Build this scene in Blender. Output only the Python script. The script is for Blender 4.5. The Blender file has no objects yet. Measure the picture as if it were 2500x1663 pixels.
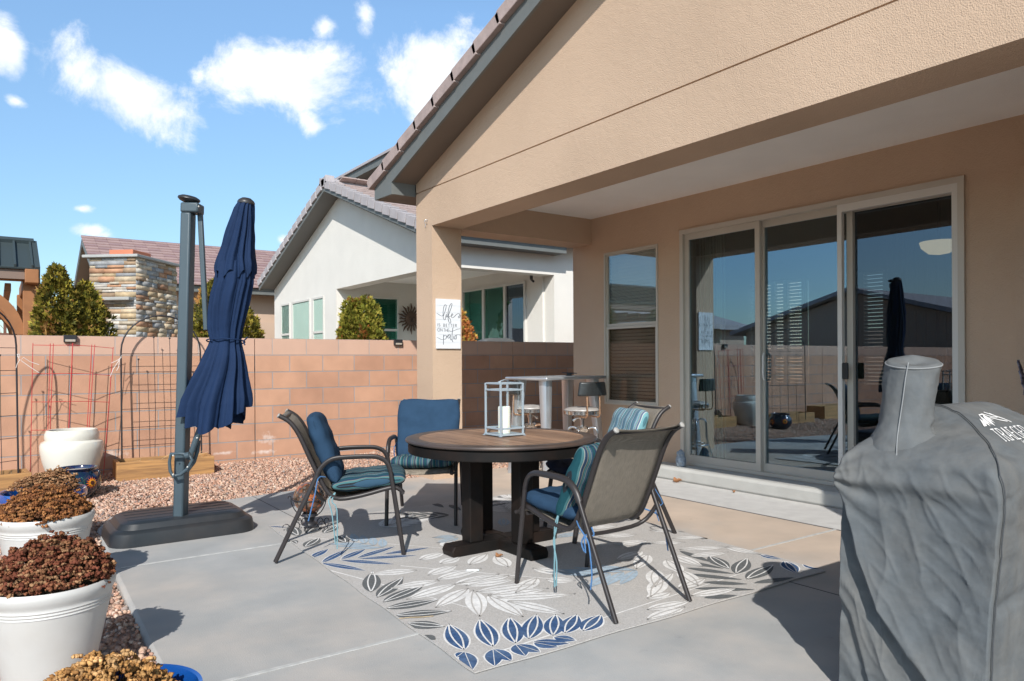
import bpy, bmesh, math, random
import numpy as np
from mathutils import Vector, Matrix, noise as mn
R = math.radians
random.seed(7)
SC = bpy.context.scene

# ---------------------------------------------------------------- camera
cam_d = bpy.data.cameras.new('camera')
cam = bpy.data.objects.new('camera', cam_d)
SC.collection.objects.link(cam)
cam_d.sensor_width = 36.0
cam_d.lens = 1775.0 / 2500.0 * 36.0
cam_d.shift_y = 0.02
cam_d.clip_end = 5000
cam.rotation_mode = 'XYZ'
YAW = R(54.63)
fw = Vector((math.cos(YAW), math.sin(YAW), 0)); rt = Vector((math.sin(YAW), -math.cos(YAW), 0)); up = Vector((0, 0, 1))
ro = R(0.32)
Rv = rt * math.cos(ro) - up * math.sin(ro); Uv = up * math.cos(ro) + rt * math.sin(ro)
cam.matrix_world = Matrix(((Rv.x, Uv.x, -fw.x, 0), (Rv.y, Uv.y, -fw.y, 0), (Rv.z, Uv.z, -fw.z, 1.22), (0, 0, 0, 1)))
SC.camera = cam

# ---------------------------------------------------------------- light
SUN_EL = R(37.5)
SDX, SDY = 0.80, 1.03            # ground run of a shadow per metre of height
sun_d = bpy.data.lights.new('sun', 'SUN')
sun_d.energy = 4.2
sun_d.angle = R(0.55)
sun_d.color = (1.0, 0.95, 0.89)
sun = bpy.data.objects.new('sun', sun_d)
SC.collection.objects.link(sun)
sun.rotation_euler = Vector((SDX, SDY, -1)).to_track_quat('-Z', 'Y').to_euler()
SC.view_settings.view_transform = 'Standard'
SC.view_settings.look = 'None'
SC.view_settings.exposure = 0.34
SC.view_settings.gamma = 1.0
SC.cycles.max_bounces = 12
SC.cycles.diffuse_bounces = 8
SC.cycles.transparent_max_bounces = 24

W = bpy.data.worlds.new('World'); SC.world = W; W.use_nodes = True
nt = W.node_tree; nt.nodes.clear()
def N(nt, t, **kw):
    n = nt.nodes.new(t)
    for k, v in kw.items():
        setattr(n, k, v)
    return n
def lk(nt, a, b): nt.links.new(a, b)
def M(nt, op, a, b=None, c=None):
    n = N(nt, 'ShaderNodeMath', operation=op)
    for i, v in enumerate((a, b, c)):
        if v is None: continue
        if isinstance(v, (int, float)): n.inputs[i].default_value = v
        else: lk(nt, v, n.inputs[i])
    return n.outputs[0]
sky = N(nt, 'ShaderNodeTexSky', sky_type='NISHITA')
sky.sun_disc = False
sky.sun_elevation = SUN_EL
sky.sun_rotation = math.atan2(-SDX, -SDY)
sky.air_density = 1.0; sky.dust_density = 0.6; sky.ozone_density = 1.6; sky.altitude = 1600
tc = N(nt, 'ShaderNodeTexCoord')
sep = N(nt, 'ShaderNodeSeparateXYZ'); lk(nt, tc.outputs['Generated'], sep.inputs[0])
skg = N(nt, 'ShaderNodeMapRange', interpolation_type='SMOOTHSTEP')
skg.inputs['From Min'].default_value = .42; skg.inputs['From Max'].default_value = .85; skg.inputs['To Min'].default_value = 1.62; skg.inputs['To Max'].default_value = .30
lk(nt, sep.outputs['Z'], skg.inputs['Value'])
skt = N(nt, 'ShaderNodeVectorMath', operation='MULTIPLY'); lk(nt, sky.outputs[0], skt.inputs[0]); skt.inputs[1].default_value = (.96, 1.06, 1.02)
hs = N(nt, 'ShaderNodeVectorMath', operation='SCALE'); lk(nt, skt.outputs[0], hs.inputs[0]); skl = N(nt, 'ShaderNodeMapRange'); skl.inputs['From Min'].default_value = .05; skl.inputs['From Max'].default_value = .45; skl.inputs['To Min'].default_value = .82; skl.inputs['To Max'].default_value = 1.66
lk(nt, sep.outputs['Z'], skl.inputs['Value'])
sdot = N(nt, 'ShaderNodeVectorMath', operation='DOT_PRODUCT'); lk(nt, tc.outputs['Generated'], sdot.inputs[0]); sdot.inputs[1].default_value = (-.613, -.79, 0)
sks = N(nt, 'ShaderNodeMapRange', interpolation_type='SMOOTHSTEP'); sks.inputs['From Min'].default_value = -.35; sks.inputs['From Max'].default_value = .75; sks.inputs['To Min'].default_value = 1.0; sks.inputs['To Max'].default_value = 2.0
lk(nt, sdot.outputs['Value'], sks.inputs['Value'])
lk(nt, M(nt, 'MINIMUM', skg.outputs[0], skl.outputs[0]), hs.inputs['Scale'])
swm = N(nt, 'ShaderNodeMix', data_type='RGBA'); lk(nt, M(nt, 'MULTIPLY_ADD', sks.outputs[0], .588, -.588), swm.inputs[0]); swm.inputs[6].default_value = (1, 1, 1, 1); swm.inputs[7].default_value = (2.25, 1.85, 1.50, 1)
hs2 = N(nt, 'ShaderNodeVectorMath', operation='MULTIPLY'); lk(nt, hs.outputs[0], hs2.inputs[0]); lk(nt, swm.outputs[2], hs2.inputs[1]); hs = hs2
az = M(nt, 'ARCTAN2', sep.outputs['Y'], sep.outputs['X'])
el = M(nt, 'ARCSINE', sep.outputs['Z'])
cmb = N(nt, 'ShaderNodeCombineXYZ'); lk(nt, az, cmb.inputs[0]); lk(nt, el, cmb.inputs[1])
CLOUDS = [(1.4433,0.3223,0.0794,0.0378,-2.849,1.00),(1.2494,0.3581,0.1108,0.0452,3.095,0.90),(1.0551,0.3751,0.0740,0.0596,2.654,1.00),
 (1.5609,0.3448,0.0202,0.0279,2.930,1.00),(1.5512,0.2898,0.0155,0.0099,-2.814,0.60),(1.2020,0.4219,0.0260,0.0200,2.539,0.62),
 (1.1499,0.4370,0.0260,0.0300,-3.065,0.62),(1.4859,0.1811,0.0190,0.0080,-3.141,0.62),(1.4751,0.1556,0.0300,0.0140,-2.985,0.68),
 (1.2582,0.1581,0.0140,0.0110,3.099,0.60),(1.2253,0.3071,0.0300,0.0270,-1.752,0.60),
 (2.6,0.30,0.16,0.05,0.1,0.9),(-2.9,0.42,0.2,0.08,0.2,0.8),(2.1,0.45,0.1,0.05,-0.2,0.7)]
dens = None
for (a0, e0, ax, ay, rr, w) in CLOUDS:
    mp = N(nt, 'ShaderNodeMapping', vector_type='TEXTURE')
    mp.inputs['Location'].default_value = (a0, e0, 0); mp.inputs['Rotation'].default_value = (0, 0, rr)
    mp.inputs['Scale'].default_value = (ax, ay, 1)
    lk(nt, cmb.outputs[0], mp.inputs['Vector'])
    ln = N(nt, 'ShaderNodeVectorMath', operation='LENGTH'); lk(nt, mp.outputs[0], ln.inputs[0])
    v = M(nt, 'SUBTRACT', 1.0, ln.outputs['Value'])
    v = M(nt, 'MAXIMUM', v, -1.0)
    v = M(nt, 'ADD', v, (w - 1.0) * 1.1 + .12)
    v = M(nt, 'MULTIPLY_ADD', M(nt, 'MAXIMUM', v, -.6), 1.0, 0.0)
    dens = v if dens is None else M(nt, 'MAXIMUM', dens, v)
nz = N(nt, 'ShaderNodeTexNoise'); nz.inputs['Scale'].default_value = 11.0; nz.inputs['Detail'].default_value = 12.0
nz.inputs['Roughness'].default_value = 0.66; nz.inputs['Distortion'].default_value = 0.35
lk(nt, tc.outputs['Generated'], nz.inputs['Vector'])
n1 = M(nt, 'MULTIPLY', M(nt, 'SUBTRACT', nz.outputs['Fac'], 0.5), 2.7)
d0 = M(nt, 'ADD', dens, n1)
cov = N(nt, 'ShaderNodeMapRange', interpolation_type='SMOOTHSTEP')
cov.inputs['From Min'].default_value = -0.06; cov.inputs['From Max'].default_value = 0.72
lk(nt, d0, cov.inputs['Value'])
nz2 = N(nt, 'ShaderNodeTexNoise'); nz2.inputs['Scale'].default_value = 22.0; nz2.inputs['Detail'].default_value = 5.0
lk(nt, tc.outputs['Generated'], nz2.inputs['Vector'])
cr = N(nt, 'ShaderNodeMix', data_type='RGBA')
cr.inputs[6].default_value = (5.6, 6.3, 7.4, 1); cr.inputs[7].default_value = (8.2, 8.3, 8.5, 1)
lk(nt, M(nt, 'MULTIPLY_ADD', nz2.outputs['Fac'], 2.2, -0.45), cr.inputs[0])
mx = N(nt, 'ShaderNodeMix', data_type='RGBA')
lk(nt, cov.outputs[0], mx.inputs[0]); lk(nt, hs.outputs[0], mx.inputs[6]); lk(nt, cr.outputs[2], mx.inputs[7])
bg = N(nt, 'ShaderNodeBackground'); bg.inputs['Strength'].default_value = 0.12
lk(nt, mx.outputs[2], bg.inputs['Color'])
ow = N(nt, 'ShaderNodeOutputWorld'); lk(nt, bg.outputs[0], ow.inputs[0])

# ---------------------------------------------------------------- helpers
COL = SC.collection
def link(o): COL.objects.link(o); return o
class MB:
    def __init__(s): s.v = []; s.f = []; s.m = []; s.c = None
    def add(s, vs, fs, mi=0):
        b = len(s.v); s.v += [tuple(p) for p in vs]; s.f += [tuple(i + b for i in q) for q in fs]; s.m += [mi] * len(fs)
    def mm(s, x0, x1, y0, y1, z0, z1, mi=0, T=None):
        vs = [(x, y, z) for z in (z0, z1) for y in (y0, y1) for x in (x0, x1)]
        if T is not None: vs = [T @ Vector(p) for p in vs]
        s.add(vs, [(0, 2, 3, 1), (4, 5, 7, 6), (0, 1, 5, 4), (2, 6, 7, 3), (0, 4, 6, 2), (1, 3, 7, 5)], mi)
    def box(s, c, d, rz=0, mi=0, T=None):
        M0 = Matrix.Translation(c) @ Matrix.Rotation(rz, 4, 'Z')
        if T is not None: M0 = T @ M0
        s.mm(-d[0] / 2, d[0] / 2, -d[1] / 2, d[1] / 2, -d[2] / 2, d[2] / 2, mi, M0)
    def tube(s, pts, r, n=8, mi=0, closed=False, cap=True, flat=1.0):
        pts = [Vector(p) for p in pts]; k = len(pts)
        rs = r if isinstance(r, (list, tuple)) else [r] * k
        vs = []; U = None
        for i in range(k):
            if closed: t = pts[(i + 1) % k] - pts[i - 1]
            else: t = pts[min(i + 1, k - 1)] - pts[max(i - 1, 0)]
            t.normalize()
            if U is None:
                U = t.orthogonal().normalized()
                if abs(t.z) < 0.9: U = (Vector((0, 0, 1)) - t * t.z).normalized()
            else: U = (U - t * U.dot(t)).normalized()
            V = t.cross(U)
            for j in range(n):
                a = 2 * math.pi * j / n
                vs.append(pts[i] + (U * math.cos(a) + V * math.sin(a) * flat) * rs[i])
        fs = []
        for i in range(k if closed else k - 1):
            for j in range(n):
                a = i * n + j; b = i * n + (j + 1) % n; c = ((i + 1) % k) * n + (j + 1) % n; d = ((i + 1) % k) * n + j
                fs.append((a, b, c, d))
        if cap and not closed:
            fs.append(tuple(range(n - 1, -1, -1))); fs.append(tuple((k - 1) * n + j for j in range(n)))
        s.add(vs, fs, mi)
    def lathe(s, prof, n=32, c=(0, 0, 0), mi=0, cap=True, T=None):
        vs = []; k = len(prof)
        for (r, z) in prof:
            for j in range(n):
                a = 2 * math.pi * j / n; p = Vector((c[0] + r * math.cos(a), c[1] + r * math.sin(a), c[2] + z))
                vs.append(T @ p if T is not None else p)
        fs = []
        for i in range(k - 1):
            for j in range(n):
                fs.append((i * n + j, i * n + (j + 1) % n, (i + 1) * n + (j + 1) % n, (i + 1) * n + j))
        if cap:
            fs.append(tuple(range(n - 1, -1, -1))); fs.append(tuple((k - 1) * n + j for j in range(n)))
        s.add(vs, fs, mi)
    def prism(s, poly, ax, a, b, mi=0, T=None):
        n = len(poly)
        def P(q, w):
            p = {0: (w, q[0], q[1]), 1: (q[0], w, q[1]), 2: (q[0], q[1], w)}[ax]
            return T @ Vector(p) if T is not None else p
        vs = [P(q, a) for q in poly] + [P(q, b) for q in poly]
        fs = [tuple(range(n - 1, -1, -1)), tuple(range(n, 2 * n))] + [(i, (i + 1) % n, n + (i + 1) % n, n + i) for i in range(n)]
        s.add(vs, fs, mi)
    def grid(s, nu, nv, fn, mi=0, wrapu=False):
        vs = [fn(i / (nu if wrapu else nu - 1), j / (nv - 1)) for j in range(nv) for i in range(nu)]
        fs = []
        for j in range(nv - 1):
            for i in range(nu if wrapu else nu - 1):
                a = j * nu + i; b = j * nu + (i + 1) % nu
                fs.append((a, b, b + nu, a + nu))
        s.add(vs, fs, mi)
    def build(s, name, mats, parent=None, smooth=None, bevel=0, solid=0, subd=0, recalc=True):
        me = bpy.data.meshes.new(name); me.from_pydata(s.v, [], s.f)
        if not isinstance(mats, (list, tuple)): mats = [mats]
        for m in mats: me.materials.append(m)
        if any(s.m): me.polygons.foreach_set('material_index', s.m)
        if recalc:
            bm = bmesh.new(); bm.from_mesh(me); bmesh.ops.recalc_face_normals(bm, faces=bm.faces); bm.to_mesh(me); bm.free()
        if smooth is not None:
            me.shade_smooth()
            if smooth < 180: me.set_sharp_from_angle(angle=R(smooth))
        me.update()
        o = bpy.data.objects.new(name, me); link(o)
        if parent is not None: o.parent = parent
        if solid:
            q = o.modifiers.new('s', 'SOLIDIFY'); q.thickness = solid; q.offset = 0
        if bevel:
            q = o.modifiers.new('b', 'BEVEL'); q.width = bevel; q.segments = 2; q.limit_method = 'ANGLE'; q.angle_limit = R(40); q.harden_normals = False
        if subd:
            q = o.modifiers.new('d', 'SUBSURF'); q.levels = subd; q.render_levels = subd
        return o
def tag(o, label=None, cat=None, group=None, kind=None):
    if label: o['label'] = label
    if cat: o['category'] = cat
    if group: o['group'] = group
    if kind: o['kind'] = kind
    return o
def thing(name, label, cat, loc=(0, 0, 0), rz=0, group=None):
    o = bpy.data.objects.new(name, None); link(o); o.location = loc; o.rotation_euler = (0, 0, rz)
    o.empty_display_size = 0.1
    return tag(o, label, cat, group)
def copy_tree(o, parent=None):
    c = o.copy(); link(c)
    if parent is not None: c.parent = parent; c.matrix_parent_inverse = o.matrix_parent_inverse.copy()
    for ch in list(o.children): copy_tree(ch, c)
    return c
def obj_mesh(name, vs, fs, mat, parent=None, cols=None, smooth=False):
    """vs: (n,3) array, fs: (m,k) array (all faces the same size), cols: (n,3) vertex colours"""
    me = bpy.data.meshes.new(name)
    n, m, k = len(vs), len(fs), fs.shape[1]
    me.vertices.add(n); me.vertices.foreach_set('co', np.asarray(vs, np.float32).ravel())
    me.loops.add(m * k); me.loops.foreach_set('vertex_index', fs.astype(np.int32).ravel())
    me.polygons.add(m); me.polygons.foreach_set('loop_start', np.arange(0, m * k, k, dtype=np.int32))
    if smooth: me.polygons.foreach_set('use_smooth', np.ones(m, bool))
    me.update(calc_edges=True)
    if cols is not None:
        at = me.color_attributes.new('tone', 'FLOAT_COLOR', 'POINT')
        c4 = np.ones((n, 4), np.float32); c4[:, :3] = cols; at.data.foreach_set('color', c4.ravel())
    me.materials.append(mat)
    o = bpy.data.objects.new(name, me); link(o)
    if parent is not None: o.parent = parent
    return o
def ico(sub=1):
    bm = bmesh.new(); bmesh.ops.create_icosphere(bm, subdivisions=sub, radius=1.0)
    v = np.array([x.co[:] for x in bm.verts]); f = np.array([[q.index for q in p.verts] for p in bm.faces]); bm.free()
    return v, f

# ---------------------------------------------------------------- materials
def mat(name, col, rough=0.8, metal=0.0, spec=0.5, var=0.0, vscale=2.0, bump=0.0, bscale=100.0, detail=4.0, stain=None, sscale=1.0, coat=0.0, samt=0.5, attr=False, bump2=None, sheen=0.0, grad=None, speck=False):
    m = bpy.data.materials.new(name); m.use_nodes = True
    t = m.node_tree; p = t.nodes['Principled BSDF']
    p.inputs['Roughness'].default_value = rough; p.inputs['Metallic'].default_value = metal
    p.inputs['Specular IOR Level'].default_value = spec; p.inputs['Coat Weight'].default_value = coat
    if sheen: p.inputs['Sheen Weight'].default_value = sheen
    c = N(t, 'ShaderNodeTexCoord')
    if attr:
        a = N(t, 'ShaderNodeAttribute', attribute_name='tone'); src = a.outputs['Color']
    else:
        r = N(t, 'ShaderNodeRGB'); r.outputs[0].default_value = (*col, 1); src = r.outputs[0]
    if stain:
        n2 = N(t, 'ShaderNodeTexNoise'); n2.inputs['Scale'].default_value = sscale; n2.inputs['Detail'].default_value = 5
        n2.inputs['Roughness'].default_value = 0.6
        lk(t, c.outputs['Object'], n2.inputs['Vector'])
        mr = N(t, 'ShaderNodeMapRange'); mr.inputs['From Min'].default_value = 0.42; mr.inputs['From Max'].default_value = 0.68
        mr.inputs['To Max'].default_value = samt
        lk(t, n2.outputs['Fac'], mr.inputs['Value'])
        x = N(t, 'ShaderNodeMix', data_type='RGBA'); lk(t, mr.outputs[0], x.inputs[0]); lk(t, src, x.inputs[6]); x.inputs[7].default_value = (*stain, 1); src = x.outputs[2]
    if grad:
        sg_ = N(t, 'ShaderNodeSeparateXYZ'); lk(t, c.outputs['Object'], sg_.inputs[0])
        ng = N(t, 'ShaderNodeTexNoise'); ng.inputs['Scale'].default_value = 1.6; ng.inputs['Detail'].default_value = 5; lk(t, c.outputs['Object'], ng.inputs['Vector'])
        mg = N(t, 'ShaderNodeMapRange', interpolation_type='SMOOTHSTEP'); mg.inputs['From Min'].default_value = grad[1]; mg.inputs['From Max'].default_value = grad[2]; mg.inputs['To Max'].default_value = grad[3]
        lk(t, M(t, 'ADD', sg_.outputs['X'], M(t, 'MULTIPLY_ADD', ng.outputs['Fac'], 2.6, -1.3)), mg.inputs['Value'])
        x = N(t, 'ShaderNodeMix', data_type='RGBA'); lk(t, mg.outputs[0], x.inputs[0]); lk(t, src, x.inputs[6]); x.inputs[7].default_value = (*grad[0], 1); src = x.outputs[2]
    if var:
        n1 = N(t, 'ShaderNodeTexNoise'); n1.inputs['Scale'].default_value = vscale; n1.inputs['Detail'].default_value = detail
        lk(t, c.outputs['Object'], n1.inputs['Vector'])
        mr = N(t, 'ShaderNodeMapRange'); mr.inputs['From Min'].default_value = 0.25; mr.inputs['From Max'].default_value = 0.75
        mr.inputs['To Min'].default_value = 1 - var; mr.inputs['To Max'].default_value = 1 + var
        lk(t, n1.outputs['Fac'], mr.inputs['Value'])
        x = N(t, 'ShaderNodeVectorMath', operation='SCALE'); lk(t, src, x.inputs[0]); lk(t, mr.outputs[0], x.inputs['Scale']); src = x.outputs[0]
    if speck:
        for sc_, th_, dk_ in ((38, .70, .72), (7, .66, .88)):
            ns = N(t, 'ShaderNodeTexNoise'); ns.inputs['Scale'].default_value = sc_; ns.inputs['Detail'].default_value = 6; ns.inputs['Roughness'].default_value = .7; lk(t, c.outputs['Object'], ns.inputs['Vector'])
            ms = N(t, 'ShaderNodeMapRange'); ms.inputs['From Min'].default_value = th_ - .03; ms.inputs['From Max'].default_value = th_ + .05; ms.inputs['To Min'].default_value = 1.0; ms.inputs['To Max'].default_value = dk_; lk(t, ns.outputs['Fac'], ms.inputs['Value'])
            x = N(t, 'ShaderNodeVectorMath', operation='SCALE'); lk(t, src, x.inputs[0]); lk(t, ms.outputs[0], x.inputs['Scale']); src = x.outputs[0]
    lk(t, src, p.inputs['Base Color'])
    if bump:
        nb = N(t, 'ShaderNodeTexNoise'); nb.inputs['Scale'].default_value = bscale; nb.inputs['Detail'].default_value = 3
        lk(t, c.outputs['Object'], nb.inputs['Vector'])
        b = N(t, 'ShaderNodeBump'); b.inputs['Strength'].default_value = 1.0; b.inputs['Distance'].default_value = bump
        lk(t, nb.outputs['Fac'], b.inputs['Height']); last = b.outputs[0]
        if bump2:
            nb2 = N(t, 'ShaderNodeTexNoise'); nb2.inputs['Scale'].default_value = bump2[1]; nb2.inputs['Detail'].default_value = 2
            lk(t, c.outputs['Object'], nb2.inputs['Vector'])
            b2 = N(t, 'ShaderNodeBump'); b2.inputs['Distance'].default_value = bump2[0]
            lk(t, nb2.outputs['Fac'], b2.inputs['Height']); lk(t, last, b2.inputs['Normal']); last = b2.outputs[0]
        lk(t, last, p.inputs['Normal'])
    return m
def P(m): return m.node_tree.nodes['Principled BSDF']
ST = mat('stucco_tan', (.535, .395, .285), .95, spec=.15, var=.07, vscale=1.2, detail=8, bump=.0045, bscale=135, bump2=(.0025, 22), stain=(.46, .335, .24), sscale=.7, samt=.4)
ST_IN = mat('stucco_ceiling', (.90, .875, .83), .95, spec=.15, var=.04, bump=.003, bscale=110)
ST_W = mat('stucco_white', (.70, .68, .63), .95, spec=.15, var=.04, bump=.004, bscale=60)
ST_R = mat('stucco_beige', (.50, .37, .28), .95, spec=.15, var=.05)
FASC = mat('fascia_grey', (.135, .145, .14), .6, var=.08, vscale=8)
SOFF = mat('soffit_brown', (.17, .14, .115), .8, var=.06)
RTILE = mat('roof_tile_taupe', (.36, .285, .265), .85, var=.18, vscale=9, bump=.003, bscale=60)
RTILE2 = mat('roof_tile_grey', (.38, .355, .365), .85, var=.12, vscale=5, bump=.003, bscale=60)
FRAME = mat('frame_beige', (.50, .465, .40), .45, var=.03)
FRAME_W = mat('frame_pale', (.62, .61, .57), .45)
RUBBER = mat('seal_black', (.015, .015, .015), .6)
CONC = mat('concrete', (.36, .368, .366), .8, spec=.3, var=.12, vscale=2.6, detail=7, bump=.0012, bscale=160, stain=(.43, .39, .35), sscale=1.3, samt=.75, grad=((.52, .415, .325), 2.9, 4.4, .85), bump2=(.004, 5), speck=True)
CONC2 = mat('concrete_broomed', (.50, .495, .48), .9, spec=.2, var=.09, vscale=9, bump=.004, bscale=90)
STEPM = mat('concrete_step', (.42, .42, .395), .75, var=.1, vscale=5, bump=.0015, bscale=120)
JOINT = mat('slab_joint', (.43, .435, .425), .9, var=.2, vscale=20)
JOINTD = mat('slab_joint_dark', (.12, .115, .11), .9)
POT_W = mat('pot_white', (.56, .56, .54), .42, spec=.5, var=.04, vscale=6, stain=(.50, .47, .42), sscale=7, samt=.25, bump=.0006, bscale=30)
POT_G = mat('pot_white_glazed', (.68, .67, .60), .18, spec=.5, var=.03, vscale=5, coat=.3)
POT_B = mat('pot_blue_glazed', (.008, .075, .32), .12, spec=.6, var=.2, vscale=8, coat=.6)
SOIL = mat('soil', (.09, .06, .04), .95, var=.3, vscale=40, bump=.01, bscale=60)
NAVY = mat('canvas_navy', (.008, .023, .066), .8, spec=.2, var=.14, vscale=4, bump=.0006, bscale=260, bump2=(.006, 12))
POLE = mat('metal_slate', (.055, .082, .10), .42, spec=.5, var=.05, vscale=5)
PLAST = mat('plastic_charcoal', (.022, .027, .032), .42, spec=.5, var=.12, vscale=10, stain=(.06, .042, .032), sscale=2.5, samt=.3)
BLACKM = mat('metal_black', (.02, .02, .024), .45)
CHAIRF = mat('metal_bronze', (.030, .026, .026), .4, spec=.4, var=.08, vscale=20)
CAPW = mat('cap_pale', (.72, .72, .68), .5)
CUSH_B = mat('cushion_blue', (.024, .054, .100), .9, spec=.1, var=.14, vscale=10, bump=.0006, bscale=320, bump2=(.006, 11))
CUSH_N = mat('cushion_navy', (.011, .024, .062), .85, spec=.15, var=.12, vscale=10, bump=.0006, bscale=320)
DKWOOD = mat('wood_espresso', (.0075, .0065, .006), .55, spec=.25, var=.25, vscale=10, stain=(.04, .018, .010), sscale=6, samt=.25)
LANT = mat('metal_pale_blue', (.36, .43, .48), .45, metal=.2, var=.04)
WAX = mat('candle_wax', (.83, .81, .72), .45); P(WAX).inputs['Subsurface Weight'].default_value = .25
TIN = mat('metal_galvanised', (.60, .64, .68), .32, metal=.75, spec=.5, var=.06, vscale=5)
CHROME = mat('chrome', (.78, .77, .75), .14, metal=1.0, var=.12, vscale=25)
COPPER = mat('chrome_rusted', (.62, .38, .24), .32, metal=.8, var=.3, vscale=20)
VINYL = mat('vinyl_black', (.022, .025, .026), .35, var=.3, vscale=25, bump=.0008, bscale=70)
VINYL_G = mat('vinyl_grey', (.36, .34, .32), .4, var=.2, vscale=14, bump=.001, bscale=50)
COVER = mat('canvas_grey', (.104, .116, .124), .8, spec=.2, var=.14, vscale=16, detail=9, stain=(.155, .15, .138), sscale=3.6, samt=.55, bump=.0008, bscale=380, bump2=(.007, 15))
PIPING = mat('piping_grey', (.22, .23, .235), .8)
PIPED = mat('piping_dark', (.06, .065, .07), .8)  # dark grey colour of the end seam piping
PRINT = mat('print_white', (.75, .76, .76), .7)
RED = mat('wire_red', (.50, .025, .03), .45)
TWINE = mat('twine_white', (.72, .70, .68), .9)
CEDAR = mat('cedar', (.30, .125, .045), .6, var=.15, vscale=6)
PINE = mat('planter_wood', (.42, .24, .10), .7, var=.2, vscale=5)
DRYLEAF = mat('dry_leaf', (.30, .14, .06), .8, var=.2, vscale=40)
GNOME = mat('stone_blue_grey', (.25, .30, .35), .7, var=.25, vscale=50, bump=.002, bscale=80)
SIGNW = mat('sign_white', (.70, .73, .76), .6, var=.04, vscale=12)
SIGNT = mat('sign_ink', (.07, .085, .11), .7)
CURT = mat('curtain', (.36, .40, .36), .9)
BLIND = mat('blind_slats', (.66, .66, .62), .6)
INTW = mat('interior_wall', (.30, .28, .25), .9)
INTF = mat('interior_floor', (.12, .09, .07), .5)
GRAVEL = mat('gravel_stone', (.5, .4, .3), .85, spec=.2, attr=True, var=.12, vscale=60)
LEAF = mat('foliage', (.1, .1, .03), .75, spec=.2, attr=True)
MUM = mat('dried_flower', (.3, .15, .05), .9, spec=.1, attr=True, var=.25, vscale=90)
STEM = mat('dried_stem', (.16, .09, .045), .9)
LEDGE = mat('ledger_stone', (.5, .4, .3), .85, attr=True, var=.22, vscale=14, bump=.003, bscale=60)
LEDCAP = mat('ledger_cap', (.36, .37, .36), .8, var=.1, vscale=6)
CLAY = mat('clay_flue', (.52, .18, .10), .85, var=.1)
def glassm(name, tint, refl, rough=0.0, gtint=(1, 1, 1), fm=.8):
    m = bpy.data.materials.new(name); m.use_nodes = True; t = m.node_tree; t.nodes.clear()
    o = N(t, 'ShaderNodeOutputMaterial'); a = N(t, 'ShaderNodeBsdfTransparent'); a.inputs[0].default_value = (*tint, 1)
    b = N(t, 'ShaderNodeBsdfGlossy'); b.inputs['Roughness'].default_value = rough; b.inputs['Color'].default_value = (*gtint, 1)
    ge = N(t, 'ShaderNodeNewGeometry'); dt = N(t, 'ShaderNodeVectorMath', operation='DOT_PRODUCT'); lk(t, ge.outputs['Normal'], dt.inputs[0]); lk(t, ge.outputs['Incoming'], dt.inputs[1])
    fac = M(t, 'MINIMUM', M(t, 'MULTIPLY_ADD', M(t, 'POWER', M(t, 'SUBTRACT', 1.0, M(t, 'ABSOLUTE', dt.outputs['Value'])), 4.0), fm, refl), 1.0)
    x = N(t, 'ShaderNodeMixShader'); lk(t, fac, x.inputs[0]); lk(t, a.outputs[0], x.inputs[1]); lk(t, b.outputs[0], x.inputs[2]); lk(t, x.outputs[0], o.inputs[0])
    return m
GLASS = glassm('door_glass', (.68, .74, .70), .24, gtint=(.58, .78, 1.0))
GLASS_S = glassm('door_glass_screened', (.50, .52, .51), .15, gtint=(.55, .68, .85))
GLASS_W = glassm('window_glass_screened', (.72, .68, .64), .035, gtint=(.7, .7, .7))
GLASS_U = glassm('window_glass', (.88, .90, .88), .16, gtint=(.70, .85, 1.0))
GLASS_L = glassm('lantern_glass', (.97, .99, .98), .02, .3, fm=.25)
GLASS_N = glassm('neighbour_glass', (.70, .90, .84), .05, gtint=(.55, .85, .85))
NGREEN = mat('window_curtain_green', (.055, .15, .13), .8, var=.3, vscale=7)

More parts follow.
